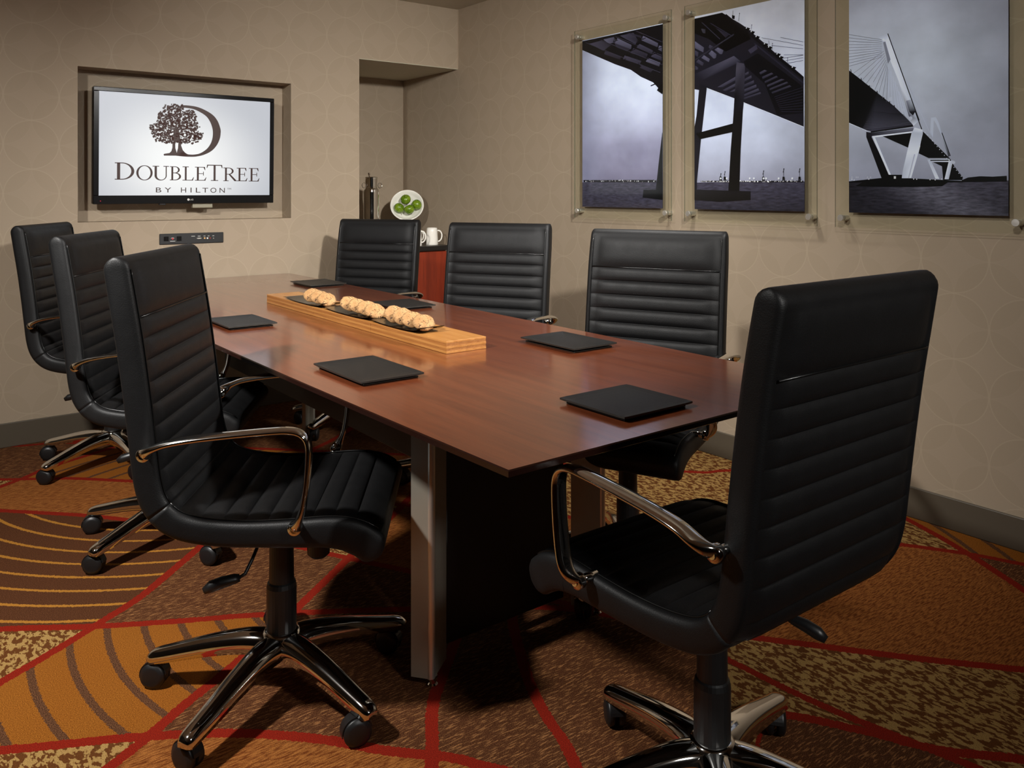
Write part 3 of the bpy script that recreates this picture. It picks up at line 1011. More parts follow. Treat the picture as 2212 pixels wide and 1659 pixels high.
obj('tap', bm, M['chrome'], urn, smooth=True)
bm = bmesh.new()
tx, ty = .064, -.05
sweep(bm, [(.042, -.022, .055), (.055, -.04, .056), (tx, ty - .004, .06)], .007, 12)
sweep(bm, [(tx, ty, .02), (tx, ty, .03), (tx, ty, .05), (tx, ty, .085), (tx, ty, .09), (tx, ty, .10)], [.006, .008, .0095, .0105, .006, .0065], 14)
box(bm, tx - .012, tx + .012, ty - .004, ty + .004, .10, .135, .003, 2)
obj('sight_tap', bm, M['chrome'], urn, smooth=True)
bm = bmesh.new(); box(bm, -.045, -.018, -.0575, -.042, .005, .095, .004, 2)
obj('label_plate', bm, M['plastic_gloss'], urn)

# fruit bowl, tipped towards the room, on a wire stand
bowl = empty('fruit_bowl', (2.955, 5.06, CT))
tag(bowl, 'white china bowl tipped forward on a metal stand, holding green apples', 'bowl')
BC = Vector((0, -.005, 0.268)); RB = .118
aim = Vector((-.50, -.78, 0.42)).normalized()
Q = aim.to_track_quat('Z', 'Y').to_matrix().to_4x4()
MB = Matrix.Translation(BC) @ Q
bm = bmesh.new()
prof = [(RB, 0), (RB - .003, .003), (RB - .008, .001), (.098, -.022), (.078, -.045), (.045, -.060), (0, -.064)]
out = [(0, -.072), (.032, -.070), (.040, -.070), (.042, -.068), (.05, -.064), (.083, -.048), (.104, -.023), (RB - .002, -.006), (RB, 0)]
lathe(bm, out + prof[1:], 48, MB, cap=False)
obj('dish', bm, M['china'], bowl, smooth=True)
bm = bmesh.new()
base = MB @ Vector((0, 0, -.069))
for dx in (-.045, .04):
    q = MB @ Vector((dx, 0, -.060))
    sweep(bm, [(dx * 1.3, -.03, .003), (dx * 1.2, -.028, .10), (q.x, q.y + .0, q.z - .01), tuple(MB @ Vector((dx * 1.1, -.02, -.066)))], .0045, 10)
sweep(bm, [(.075 * cos(2 * pi * i / 28), -.02 + .06 * sin(2 * pi * i / 28), .005) for i in range(28)], .0045, 8, closed=True)
sweep(bm, [(0, .035, .004), (.0, .045, .12), tuple(MB @ Vector((0, .05, -.066)))], .0045, 10)
obj('stand', bm, M['chrome'], bowl, smooth=True)


def apple_mesh():
    bm = bmesh.new(); R = .0370
    prof = []
    for i in range(25):
        a = pi * i / 24
        r = R * sin(a) * (1 + .05 * cos(a)); z = R * .92 * cos(a)
        z -= .010 * math.exp(-(r / .010) ** 2) if a < pi / 2 else -.006 * math.exp(-(r / .010) ** 2)
        prof.append((max(r, 0 if i in (0, 24) else 1e-4), z))
    lathe(bm, prof, 32, cap=False)
    return bm


ap = [((-.010, .038, .010), (.3, -.5, 0), 'single green apple on top of the pile in the white bowl'),
      ((-.056, -.018, -.010), (.6, .3, 1), 'green apple lowest on the left in the white bowl'),
      ((.017, -.035, .004), (-.2, .4, 2), 'green apple with a visible stem hollow at the bottom of the white bowl'),
      ((.067, .008, -.012), (.1, 1.2, 0), 'green apple half hidden on the right in the white bowl')]
for p, r, lab in ap:
    o = obj('apple', apple_mesh(), M['apple'], None, smooth=True)
    lx = MB.to_3x3() @ Vector((1, 0, 0))
    horiz = Vector((aim.y, -aim.x, 0)).normalized() * -1      # left-right across the bowl as seen from the room
    horiz = Vector((-aim.y, aim.x, 0)).normalized()
    upv = aim.cross(horiz) * 1.0
    if upv.z < 0: upv = -upv
    o.location = Vector((2.955, 5.06, CT)) + BC + horiz * p[0] + upv * p[1] + aim * p[2]
    o.rotation_euler = r
    bm = bmesh.new(); sweep(bm, [(0, 0, .022), (.001, 0, .034), (.004, .001, .041)], [.0012, .0011, .0016], 6)
    obj('stem', bm, M['stem_brown'], o)
    tag(o, lab, 'apple', 'green apples in the bowl')


def mug(x, y, rz, label):
    r = empty('mug', (x, y, CT), rz); tag(r, label, 'mug', 'white mugs on the alcove cabinet')
    bm = bmesh.new()                                            # stands upside down
    lathe(bm, [(.0415, .0005), (.0425, .002), (.041, .03), (.0375, .095), (.035, .112), (.031, .1165), (.026, .1175), (.024, .1160), (0, .1155)], 36, cap=False)
    lathe(bm, [(.0415, .0005), (.039, .001), (.034, .10), (.028, .108), (0, .109)], 36, cap=False)
    obj('cup', bm, M['china'], r, smooth=True)
    bm = bmesh.new()
    sweep(bm, spline([(.0365, 0, .097), (.055, 0, .093), (.067, 0, .070), (.064, 0, .042), (.052, 0, .026), (.0395, 0, .022)], 20), [(.0048, .0036)] * 20, 10)
    obj('handle', bm, M['china'], r, smooth=True)


HX = math.atan2(RT[1], RT[0])
mug(3.002, 4.80, HX + .15, 'white mug upside down at the right end of the alcove cabinet')
mug(2.858, 4.775, HX - .10, 'white mug half hidden by the alcove chair, in front of its twin')
mug(2.895, 4.865, HX + .15, 'white mug mostly hidden, behind the mug beside the alcove chair')
can = empty('canister', (2.835, 4.96, CT))
tag(can, 'white china canister under the fruit bowl, only its rim above the chair', 'canister')
bm = bmesh.new(); lathe(bm, [(0, .0005), (.043, .0005), (.045, .004), (.045, .138), (.043, .141), (0, .1415)], 36); obj('jar', bm, M['china'], can, smooth=False)
bm = bmesh.new(); lathe(bm, [(.047, .142), (.049, .145), (.048, .150), (.02, .155), (0, .156)], 36); obj('lid', bm, M['china'], can, smooth=True)

# ------------------------------------------------------------------ television in its niche
TVY = 4.700
tv = empty('television', (1.363, TVY, 1.484))
tag(tv, 'wall mounted flat screen television showing a brown tree logo on white', 'television')
tilt = radians(1.2)
tv.rotation_euler = (tilt, 0, 0)
TVI = None


def tv_local(px, py):
    """point of the (untilted) screen plane, in the television's own axes"""
    p = at_y(px, py, TVY)
    return Vector((p.x - 1.363, 0, (p.z - 1.484)))


tw, thh = .4815, .306
bm = bmesh.new(); box(bm, -tw, tw, .006, .045, -thh, thh, .006, 2)
obj('casing', bm, M['plastic_gloss'], tv)
sl, sr, sb, st_ = -.455, .4585, -.2605, .283
bm = bmesh.new()                                                # front bezel of four bars round the screen
box(bm, -tw, tw, -.006, .0055, -thh, sb, .003, 2); box(bm, -tw, tw, -.006, .0055, st_, thh, .003, 2)
box(bm, -tw, sl, -.006, .0055, sb, st_, .002, 1); box(bm, sr, tw, -.006, .0055, sb, st_, .002, 1)
obj('bezel', bm, M['plastic_gloss'], tv)
bm = bmesh.new(); box(bm, sl, sr, .0005, .0055, sb, st_)
obj('screen', bm, M['screen'], tv)
bm = bmesh.new(); box(bm, -.2, .2, .046, .116, -.15, .15, .004, 1)
obj('wall_bracket', bm, M['plastic'], tv)
p = tv_local(440, 445)
bm = bmesh.new(); box(bm, p.x - .055, p.x + .055, .010, .04, -thh - .026, -thh + .01, .004, 2)
obj('cable_box', bm, M['cable_grey'], tv)
bm = bmesh.new(); box(bm, -.155, -.12, -.002, .02, -thh - .008, -thh + .004, .004, 2); obj('sensor', bm, M['plastic'], tv)
bm = bmesh.new(); lathe(bm, [(0, -.0015), (.0022, -.0012), (.0022, 0)], 12, Matrix.Translation((-.447, -.006, -.289)) @ Matrix.Rotation(-pi / 2, 4, 'X') @ Matrix.Scale(-1, 4, (0, 0, 1)))
obj('power_light', bm, M['red_led'], tv)


def flat(bm, pts, y=0.0, mi=0):
    vs = [bm.verts.new((q[0], y, q[1])) for q in pts]
    try:
        f = bm.faces.new(vs); f.material_index = mi
        f.normal_update()
        if f.normal.y > 0: f.normal_flip()
        if len(vs) > 4: bmesh.ops.triangulate(bm, faces=[f])
    except ValueError: pass


def text_mesh(s, size):
    cu = bpy.data.curves.new('t', 'FONT'); cu.body = s; cu.size = size; cu.resolution_u = 6
    o = bpy.data.objects.new('t', cu); C.objects.link(o)
    dg = bpy.context.evaluated_depsgraph_get(); dg.update()
    me = bpy.data.meshes.new_from_object(o.evaluated_get(dg))
    bpy.data.objects.remove(o); bpy.data.curves.remove(cu)
    return me


def text_fit(bm, s, x0, x1, z0, z1, y, mi=0):
    """the string squeezed into the given rectangle of the XZ plane, facing -Y"""
    me = text_mesh(s, 1.0)
    xs = [v.co.x for v in me.vertices]; ys = [v.co.y for v in me.vertices]
    a, b, c, d = min(xs), max(xs), min(ys), max(ys)
    vs = [bm.verts.new((x0 + (v.co.x - a) / (b - a) * (x1 - x0), y, z0 + (v.co.y - c) / (d - c) * (z1 - z0))) for v in me.vertices]
    for pl in me.polygons:
        try:
            f = bm.faces.new([vs[i] for i in pl.vertices]); f.material_index = mi
        except ValueError: pass
    bpy.data.meshes.remove(me)


def ell(cx, cz, rx, rz, a0, a1, n=20):
    return [(cx + rx * cos(radians(a0 + (a1 - a0) * i / n)), cz + rz * sin(radians(a0 + (a1 - a0) * i / n))) for i in range(n + 1)]


def band(a, b):                                                # quads between two equal polylines
    return [[a[i], a[i + 1], b[i + 1], b[i]] for i in range(len(a) - 1)]


def rc(x0, z0, x1, z1): return [(x0, z0), (x1, z0), (x1, z1), (x0, z1)]


E_FOOT = [[(.80, .05), (.90, 0), (1.0, .24), (.955, .24)]]
SER = lambda a=0.0, b=.42: [rc(a, .952, b, 1.0), rc(a, 0, b, .048)]
G = {
    'D': [rc(.115, 0, .275, 1)] + SER(0, .42) + band(ell(.36, .5, .64, .5, 90, -90), ell(.36, .5, .485, .452, 90, -90)) + [rc(.2, .952, .37, 1), rc(.2, 0, .37, .048)],
    'O': band(ell(.5, .5, .5, .5, 0, 360, 48), ell(.5, .5, .365, .455, 0, 360, 48)),
    'U': [rc(.125, .3, .265, 1), rc(.80, .3, .865, 1), rc(0, .95, .40, 1), rc(.66, .95, 1, 1)] + band(ell(.495, .33, .37, .33, 180, 360), [(.265 + .535 * (0.5 - .5 * cos(pi * i / 20)), .33 - .275 * sin(pi * i / 20)) for i in range(21)]),
    'B': [rc(.13, 0, .30, 1)] + SER(0, .5) + band(ell(.45, .755, .43, .245, 90, -90), ell(.45, .755, .27, .20, 90, -90)) + band(ell(.45, .275, .55, .275, 90, -90), ell(.45, .275, .37, .225, 90, -90)) + [rc(.25, .50, .46, .55)],
    'L': [rc(.20, 0, .36, 1), rc(0, .952, .54, 1), rc(0, 0, .92, .048)] + E_FOOT,
    'E': [rc(.17, 0, .34, 1), rc(0, .952, .86, 1), rc(0, 0, .92, .048), rc(.3, .49, .76, .535)] + E_FOOT + [[(.74, .955), (.865, 1.0), (.90, .77), (.855, .77)], [(.71, .37), (.765, .37), (.765, .66), (.71, .66)]],
    'T': [rc(.435, 0, .565, 1), rc(.03, .945, .97, 1), rc(.27, 0, .73, .045), [(0, .80), (.04, .80), (.10, .95), (.03, 1)], [(1, .80), (.96, .80), (.90, .95), (.97, 1)]],
    'R': [rc(.13, 0, .275, 1)] + SER(0, .42) + band(ell(.40, .745, .41, .255, 90, -90), ell(.40, .745, .265, .21, 90, -90)) + [rc(.2, .952, .41, 1), rc(.2, .49, .45, .535), [(.40, .51), (.55, .51), (1.04, .05), (1.04, 0), (.88, 0)]],
}
LET = [('D', 85, 360, 75, 312), ('O', 388, 618, 113, 322), ('U', 616, 847, 122, 323), ('B', 860, 1018, 128, 321), ('L', 1038, 1200, 130, 324),
       ('E', 1212, 1375, 135, 326), ('T', 1376, 1600, 107, 329), ('R', 1612, 1790, 146, 333), ('E', 1800, 1952, 150, 334), ('E', 1970, 2121, 153, 337)]
bm = bmesh.new()
YL = -.0006
for ch, a, b, c, d in LET:
    s_ = 6.506
    p0 = tv_local(235 + a / s_, 340 + d / s_); p1 = tv_local(235 + b / s_, 340 + c / s_)
    for poly in G[ch]:
        flat(bm, [(p0.x + u * (p1.x - p0.x), p0.z + v * (p1.z - p0.z)) for u, v in poly], YL)
for s, a, b, c, d in (('B', 665, 742, 424, 492), ('Y', 788, 880, 424, 493), ('H', 1017, 1091, 424, 494), ('I', 1152, 1166, 425, 494), ('L', 1227, 1292, 426, 494),
                      ('T', 1318, 1400, 428, 494), ('O', 1432, 1516, 427, 497), ('N', 1560, 1634, 429, 497), ('T', 1668, 1692, 431, 454), ('M', 1696, 1722, 431, 454)):
    p0 = tv_local(235 + a / 6.506, 340 + d / 6.506); p1 = tv_local(235 + b / 6.506, 340 + c / 6.506)
    text_fit(bm, s, p0.x, p1.x, p0.z, p1.z, YL)


def tl(X, Y):
    p = tv_local(310 + X / 12.289, 210 + Y / 12.289); return (p.x, p.z)


# the big letter D: outer and inner edge of its bowl
OUT = [(980, 215), (1150, 218), (1400, 255), (1620, 340), (1830, 470), (1960, 630), (2035, 830), (2045, 950), (2020, 1110), (1940, 1280), (1800, 1430), (1600, 1530), (1400, 1575), (1240, 1582), (1050, 1572), (860, 1552)]
INN = [(980, 275), (1120, 285), (1320, 320), (1500, 400), (1660, 510), (1760, 650), (1820, 810), (1838, 950), (1822, 1110), (1765, 1260), (1660, 1390), (1500, 1490), (1360, 1520), (1250, 1522), (1150, 1505), (1060, 1430)]
oo = spline([(a, b, 0) for a, b in OUT], 70); ii = spline([(a, b, 0) for a, b in INN], 70)
for q in band([tl(v.x, v.y) for v in oo], [tl(v.x, v.y) for v in ii]): flat(bm, q, YL)
for poly in ([(535, 1510), (560, 1500), (690, 1480), (740, 1430), (765, 1340), (768, 1180), (840, 1180), (845, 1350), (882, 1475), (882, 1552), (545, 1550), (535, 1530)],
             [(882, 1475), (915, 1350), (925, 1180), (990, 1180), (1000, 1290), (1040, 1400), (1110, 1480), (1160, 1506), (1160, 1576), (882, 1556)],
             [(790, 1200), (800, 900), (860, 700), (940, 900), (980, 1200)]):
    flat(bm, [tl(*q) for q in poly], YL)
CROWN = [(545, 205), (640, 225), (740, 185), (880, 205), (1030, 190), (1050, 290), (1100, 370), (1200, 340), (1320, 350), (1370, 450), (1410, 520), (1370, 590),
         (1420, 640), (1460, 720), (1500, 800), (1430, 850), (1470, 930), (1560, 920), (1580, 980), (1550, 1060), (1480, 1170), (1350, 1240), (1180, 1230), (1060, 1200),
         (1010, 1250), (930, 1210), (760, 1230), (690, 1230), (560, 1210), (450, 1180), (350, 1200), (300, 1140), (340, 1060), (250, 1060), (190, 960), (180, 870), (150, 800), (175, 740),
         (300, 700), (350, 650), (390, 560), (380, 460), (450, 370), (520, 390), (510, 290)]


def inside(x, y, P):
    r = False; j = len(P) - 1
    for i in range(len(P)):
        if (P[i][1] > y) != (P[j][1] > y) and x < (P[j][0] - P[i][0]) * (y - P[i][1]) / (P[j][1] - P[i][1]) + P[i][0]: r = not r
        j = i
    return r


rnd = random.Random(11)
k = 0
while k < 1250:
    x, y = rnd.uniform(140, 1590), rnd.uniform(180, 1260)
    if not inside(x, y, CROWN): continue
    k += 1
    r = rnd.uniform(24, 40); a0 = rnd.uniform(0, 6.28)
    pts = [tl(x + r * (1 if i % 2 == 0 else .5) * cos(a0 + pi * i / 5), y + r * (1 if i % 2 == 0 else .5) * sin(a0 + pi * i / 5)) for i in range(10)]
    c = bm.verts.new((tl(x, y)[0], YL - .0001, tl(x, y)[1])); vs = [bm.verts.new((q[0], YL - .0001, q[1])) for q in pts]
    for i in range(10): bm.faces.new([c, vs[i], vs[(i + 1) % 10]])
obj('screen_logo', bm, M['logo'], tv, recalc=False)
bm = bmesh.new()
p = tv_local(408.5, 431)
text_fit(bm, 'LG', p.x + .004, p.x + .022, p.z - .004, p.z + .004, -.0064)
for q in band(ell(p.x - .004, p.z, .006, .006, 0, 360, 24), ell(p.x - .004, p.z, .0015, .0015, 0, 360, 24)): flat(bm, q, -.0064)
obj('maker_mark', bm, M['white_ink'], tv, recalc=False)

# ------------------------------------------------------------------ connection plate below the niche
pl = empty('connection_plate', (1.3735, YB, .986))
tag(pl, 'black wall plate with sockets and jacks below the television niche', 'wall plate')
bm = bmesh.new(); box(bm, -.1715, .1715, -.007, 0, -.0295, .0295, .003, 2); obj('plate', bm, M['plastic'], pl)


def plp(X, Y):
    q = at_y(330 + X / 13.01, 490 + Y / 13.01, YB - .008); return (q.x - 1.3735, q.z - .986)


for X, nm in ((378, 'switch'), (742, 'power_socket')):
    x, z = plp(X, 340 if X < 500 else 330)
    bm = bmesh.new(); box(bm, x - .0125, x + .0125, -.0095, -.0072, z - .0125, z + .0125, .001, 1)
    if nm == 'switch': box(bm, x - .006, x + .008, -.0125, -.0095, z - .007, z + .007, .001, 1)
    else:
        box(bm, x - .006, x - .0045, -.0100, -.0094, z - .001, z + .006); box(bm, x + .0045, x + .006, -.0100, -.0094, z - .001, z + .006)
    obj(nm, bm, M['plastic_gloss'], pl)


def disc(name, X, Y, r, m, d=.004):
    x, z = plp(X, Y); bm = bmesh.new()
    lathe(bm, [(r, 0), (r, d * .8), (r * .8, d), (r * .45, d), (r * .4, d * .4), (0, d * .4)], 20, Matrix.Translation((x, -.007, z)) @ Matrix.Rotation(pi / 2, 4, 'X'))
    obj(name, bm, m, pl)


disc('button', 559, 337, .0045, M['red_button'])
disc('jack', 1458, 318, .0045, M['yellow_jack']); disc('jack', 1535, 318, .0045, M['white_jack']); disc('jack', 1610, 315, .0042, M['red_jack'])
disc('jack', 1706, 320, .0030, M['steel'])
x, z = plp(1305, 322)
bm = bmesh.new(); box(bm, x - .009, x + .009, -.0098, -.007, z - .0035, z + .0035, .001, 1); box(bm, x - .0135, x - .0095, -.0105, -.007, z - .002, z + .002, .001, 1); box(bm, x + .0095, x + .0135, -.0105, -.007, z - .002, z + .002, .001, 1)
obj('video_port', bm, M['steel'], pl)
bm = bmesh.new()                                               # tiny printed captions: too small to read in the photo, kept as bars and an arc
x, z = plp(559, 337)
for q in band(ell(x, z - .002, .0105, .0085, 150, 30, 14), ell(x, z - .002, .0088, .0068, 150, 30, 14)): flat(bm, q, -.0073)
for X, Y, w_ in ((562, 405, .0135), (1135, 264, .010), (1305, 260, .0075), (1455, 256, .005), (1570, 254, .005), (1702, 250, .0052)):
    x, z = plp(X, Y); flat(bm, rc(x - w_, z - .0011, x + w_, z + .0011), -.0073)
obj('caption', bm, M['white_ink'], pl, recalc=False)

# ------------------------------------------------------------------ glass mounted bridge pictures on the right wall
XG = XR - .034                                                 # rear face of the glass
PW, PZ0, PZ1 = .592, 1.160, 2.084


def art_y(px): return at_x(px, 400, XG).y


class Ink:
    """flat polygons on a print; colours live in the colour attribute"""
    def __init__(self, y0, y1):
        self.bm = bmesh.new(); self.col = self.bm.loops.layers.float_color.new('Col'); self.lay = 0; self.last = ''; self.y0, self.y1 = y0, y1

    def pt(self, px, py):
        p = at_x(px, py, XG)
        return (min(max(p.y, self.y0), self.y1), min(max(p.z, PZ0), PZ1))

    def poly(self, pts, cols, mi=2, world=False, same=False):
        self.lay += 0 if same else 1
        if not same: self.last = 'poly'
        x = XG + .0034 - .000025 * self.lay
        q = pts if world else [self.pt(*p) for p in pts]
        vs = [self.bm.verts.new((x, a, b)) for a, b in q]
        try: f = self.bm.faces.new(vs)
        except ValueError: return
        f.normal_update(); f.material_index = mi
        flip = f.normal.x > 0
        if not isinstance(cols, list): cols = [cols] * len(vs)
        for v, c in zip(vs, cols):
            for lp in v.link_loops: lp[self.col] = c
        if flip: f.normal_flip()
        if len(vs) > 4: bmesh.ops.triangulate(self.bm, faces=[f])

    def line(self, a, b, w_, col):
        a = Vector(self.pt(*a)); b = Vector(self.pt(*b))
        if (b - a).length < 1e-5: return
        d = (b - a).normalized(); n = Vector((-d.y, d.x)) * (w_ / 2)
        self.poly([tuple(a + n), tuple(b + n), tuple(b - n), tuple(a - n)], col, world=True)

    def glow(self, c, r, col, n=14):
        if self.last != 'glow': self.lay += 1; self.last = 'glow'
        c = self.pt(*c); rim = [(c[0] + r * cos(2 * pi * i / n), c[1] + r * sin(2 * pi * i / n)) for i in range(n)]
        self.poly([(min(max(a, self.y0), self.y1), b) for a, b in rim], col, world=True, same=True)

    def grid(self, z0, z1, fn, mi, nx=10, nz=16):
        x = XG + .0034
        V = [[self.bm.verts.new((x, self.y0 + (self.y1 - self.y0) * i / nx, z0 + (z1 - z0) * j / nz)) for j in range(nz + 1)] for i in range(nx + 1)]
        for i in range(nx):
            for j in range(nz):
                f = self.bm.faces.new([V[i][j], V[i][j + 1], V[i + 1][j + 1], V[i + 1][j]])
                f.material_index = mi; f.normal_update()
                if f.normal.x > 0: f.normal_flip()
        for i in range(nx + 1):
            for j in range(nz + 1):
                c = fn(1 - i / nx, j / nz)                      # u from left to right as seen, v upwards
                for lp in V[i][j].link_loops: lp[self.col] = c


def mixc(a, b, t): return tuple(a[i] + (b[i] - a[i]) * t for i in range(3)) + (1.0,)


def picture(px_left, px_right, paint, label):
    ya = at_x(px_left, 400, XG).y; yb = ya - PW
    yc = (ya + yb) / 2
    root = empty('bridge_picture', (0, 0, 0)); tag(root, label, 'picture', 'glass mounted bridge photographs on the right wall')
    g0, g1, gz0, gz1 = yb - .063, ya + .056, 1.100, 2.142
    bm = bmesh.new(); fs = box(bm, XG - .006, XG, g0, g1, gz0, gz1)
    for f in bm.faces:
        f.normal_update()
        if abs(f.normal.x) < .5: f.material_index = 1
    obj('glass_panel', bm, [M['glass'], M['glass_edge']], root)
    ink = Ink(yb, ya); paint(ink)
    bmesh.ops.remove_doubles(ink.bm, verts=[], dist=0)
    o = obj('photo_print', ink.bm, [M['sky'], M['water'], M['ink']], root, recalc=False)
    bm = bmesh.new(); box(bm, XG + .0038, XG + .0055, yb, ya, PZ0, PZ1); obj('print_backing', bm, M['print_back'], root)
    for y in (g0 + .033, g1 - .030):
        for z in (gz0 + .038, gz1 - .036):
            bm = bmesh.new()
            R = Matrix.Translation((XR, y, z)) @ Matrix.Rotation(-pi / 2, 4, 'Y')
            lathe(bm, [(.0125, 0.0), (.0125, .032), (.0118, .0335)], 24, R)
            lathe(bm, [(.0105, .0405), (.0135, .0415), (.0135, .051), (.0125, .0525), (.0, .0527)], 24, R)
            obj('standoff', bm, M['steel'], root, smooth=False)
    return root


DK = lin(16, 15, 19); DK2 = lin(30, 28, 36); VK = lin(7, 7, 9)
GR1 = lin(70, 66, 82); GR2 = lin(104, 100, 120)


def paint1(k):
    f = lambda X, Y: (1240 + X / 3.771, 40 + Y / 3.771)
    hz = k.pt(*f(400, 1330))[1]

    def sky(u, v):
        top = mixc(lin(170, 174, 190), lin(205, 210, 222), min(1, max(0, u * 1.3)))
        c = mixc(lin(104, 98, 116), lin(150, 148, 168), min(1, v * 2.2))
        c = mixc(c, top, min(1, max(0, (v - .25) / .4)))
        return mixc(lin(112, 112, 130), c, min(1, .25 + u * 2.2))
    k.grid(hz, PZ1, sky, 0)
    k.grid(PZ0, hz, lambda u, v: mixc(lin(58, 54, 66), lin(74, 70, 84), v), 1, 4, 6)
    # underside of the deck
    k.poly([f(*q) for q in [(40, 262), (330, 372), (460, 418), (540, 474), (640, 520), (720, 605), (740, 40), (40, 190)]], DK)
    for r0, r1, t in (((230, 165), (330, 215), 0), ((330, 140), (470, 225), 1), ((430, 100), (560, 160), 1), ((350, 235), (460, 262), 0)):
        pass
    # lit cells between the cross beams
    cells = [((120, 205), (215, 180), (300, 215), (235, 262)), ((235, 170), (320, 150), (345, 190), (280, 205)), ((320, 190), (345, 235), (430, 270), (470, 235)),
             ((370, 140), (480, 115), (520, 180), (500, 210)), ((350, 160), (465, 215), (460, 250), (330, 200)), ((480, 240), (600, 290), (590, 320), (455, 280)),
             ((530, 205), (640, 260), (630, 290), (505, 235)), ((560, 140), (680, 200), (680, 235), (540, 175)), ((420, 110), (540, 140), (560, 165), (460, 130)),
             ((410, 300), (545, 345), (530, 375), (395, 330)), ((600, 320), (700, 360), (690, 390), (580, 350)), ((540, 380), (640, 420), (620, 440), (530, 400)),
             ((640, 280), (712, 310), (712, 345), (625, 310)), ((690, 220), (712, 225), (712, 270), (680, 250)), ((250, 265), (380, 310), (370, 335), (240, 290))]
    for i, c in enumerate(cells):
        g = [GR1, GR2, lin(56, 52, 66)][i % 3]
        k.poly([f(*q) for q in c], [g, mixc(g, DK, .35), mixc(g, DK, .7), mixc(g, DK, .3)])
    for a, b in (((215, 175), (712, 375)), ((330, 145), (712, 300)), ((90, 195), (700, 440)), ((500, 100), (712, 190))):
        k.line(f(*a), f(*b), .0028, mixc(GR1, DK, .3))
    for X, Y in ((330, 165), (555, 150), (510, 195), (470, 240), (685, 225), (645, 270), (595, 310), (435, 280), (555, 345), (520, 380), (395, 320)):
        k.line(f(X - 14, Y + 25), f(X + 6, Y - 20), .003, VK); k.line(f(X - 14, Y + 25), f(X + 26, Y + 8), .0035, VK)
    k.line(f(622, 548), f(690, 520), .006, VK)
    k.poly([f(*q) for q in [(672, 585), (695, 545), (740, 520), (740, 615)]], VK)
    # pier
    k.poly([f(*q) for q in [(716, 930), (740, 930), (740, 1400), (663, 1400), (690, 1150)]], [DK, VK, VK, DK, DK])
    k.poly([f(*q) for q in [(563, 1395), (740, 1395), (740, 1478), (556, 1458)]], [lin(26, 25, 28), VK, VK, DK])
    harbour(k, f, 75, 668, 1322)


def harbour(k, f, X0, X1, Y, sc=1.0):
    rnd = random.Random(int(X0 + X1))
    k.poly([f(X0, Y - 6), f(X1, Y - 8), f(X1, Y + 12), f(X0, Y + 10)], lin(28, 26, 30))
    n = 46
    for i in range(n):
        X = rnd.uniform(X0, X1); r = rnd.choice([.0012, .0018, .0018, .003])
        k.glow(f(X, Y + rnd.uniform(-6, 8)), r * 1.1, lin(236, 232, 226) if rnd.random() < .7 else lin(180, 172, 168), 8)


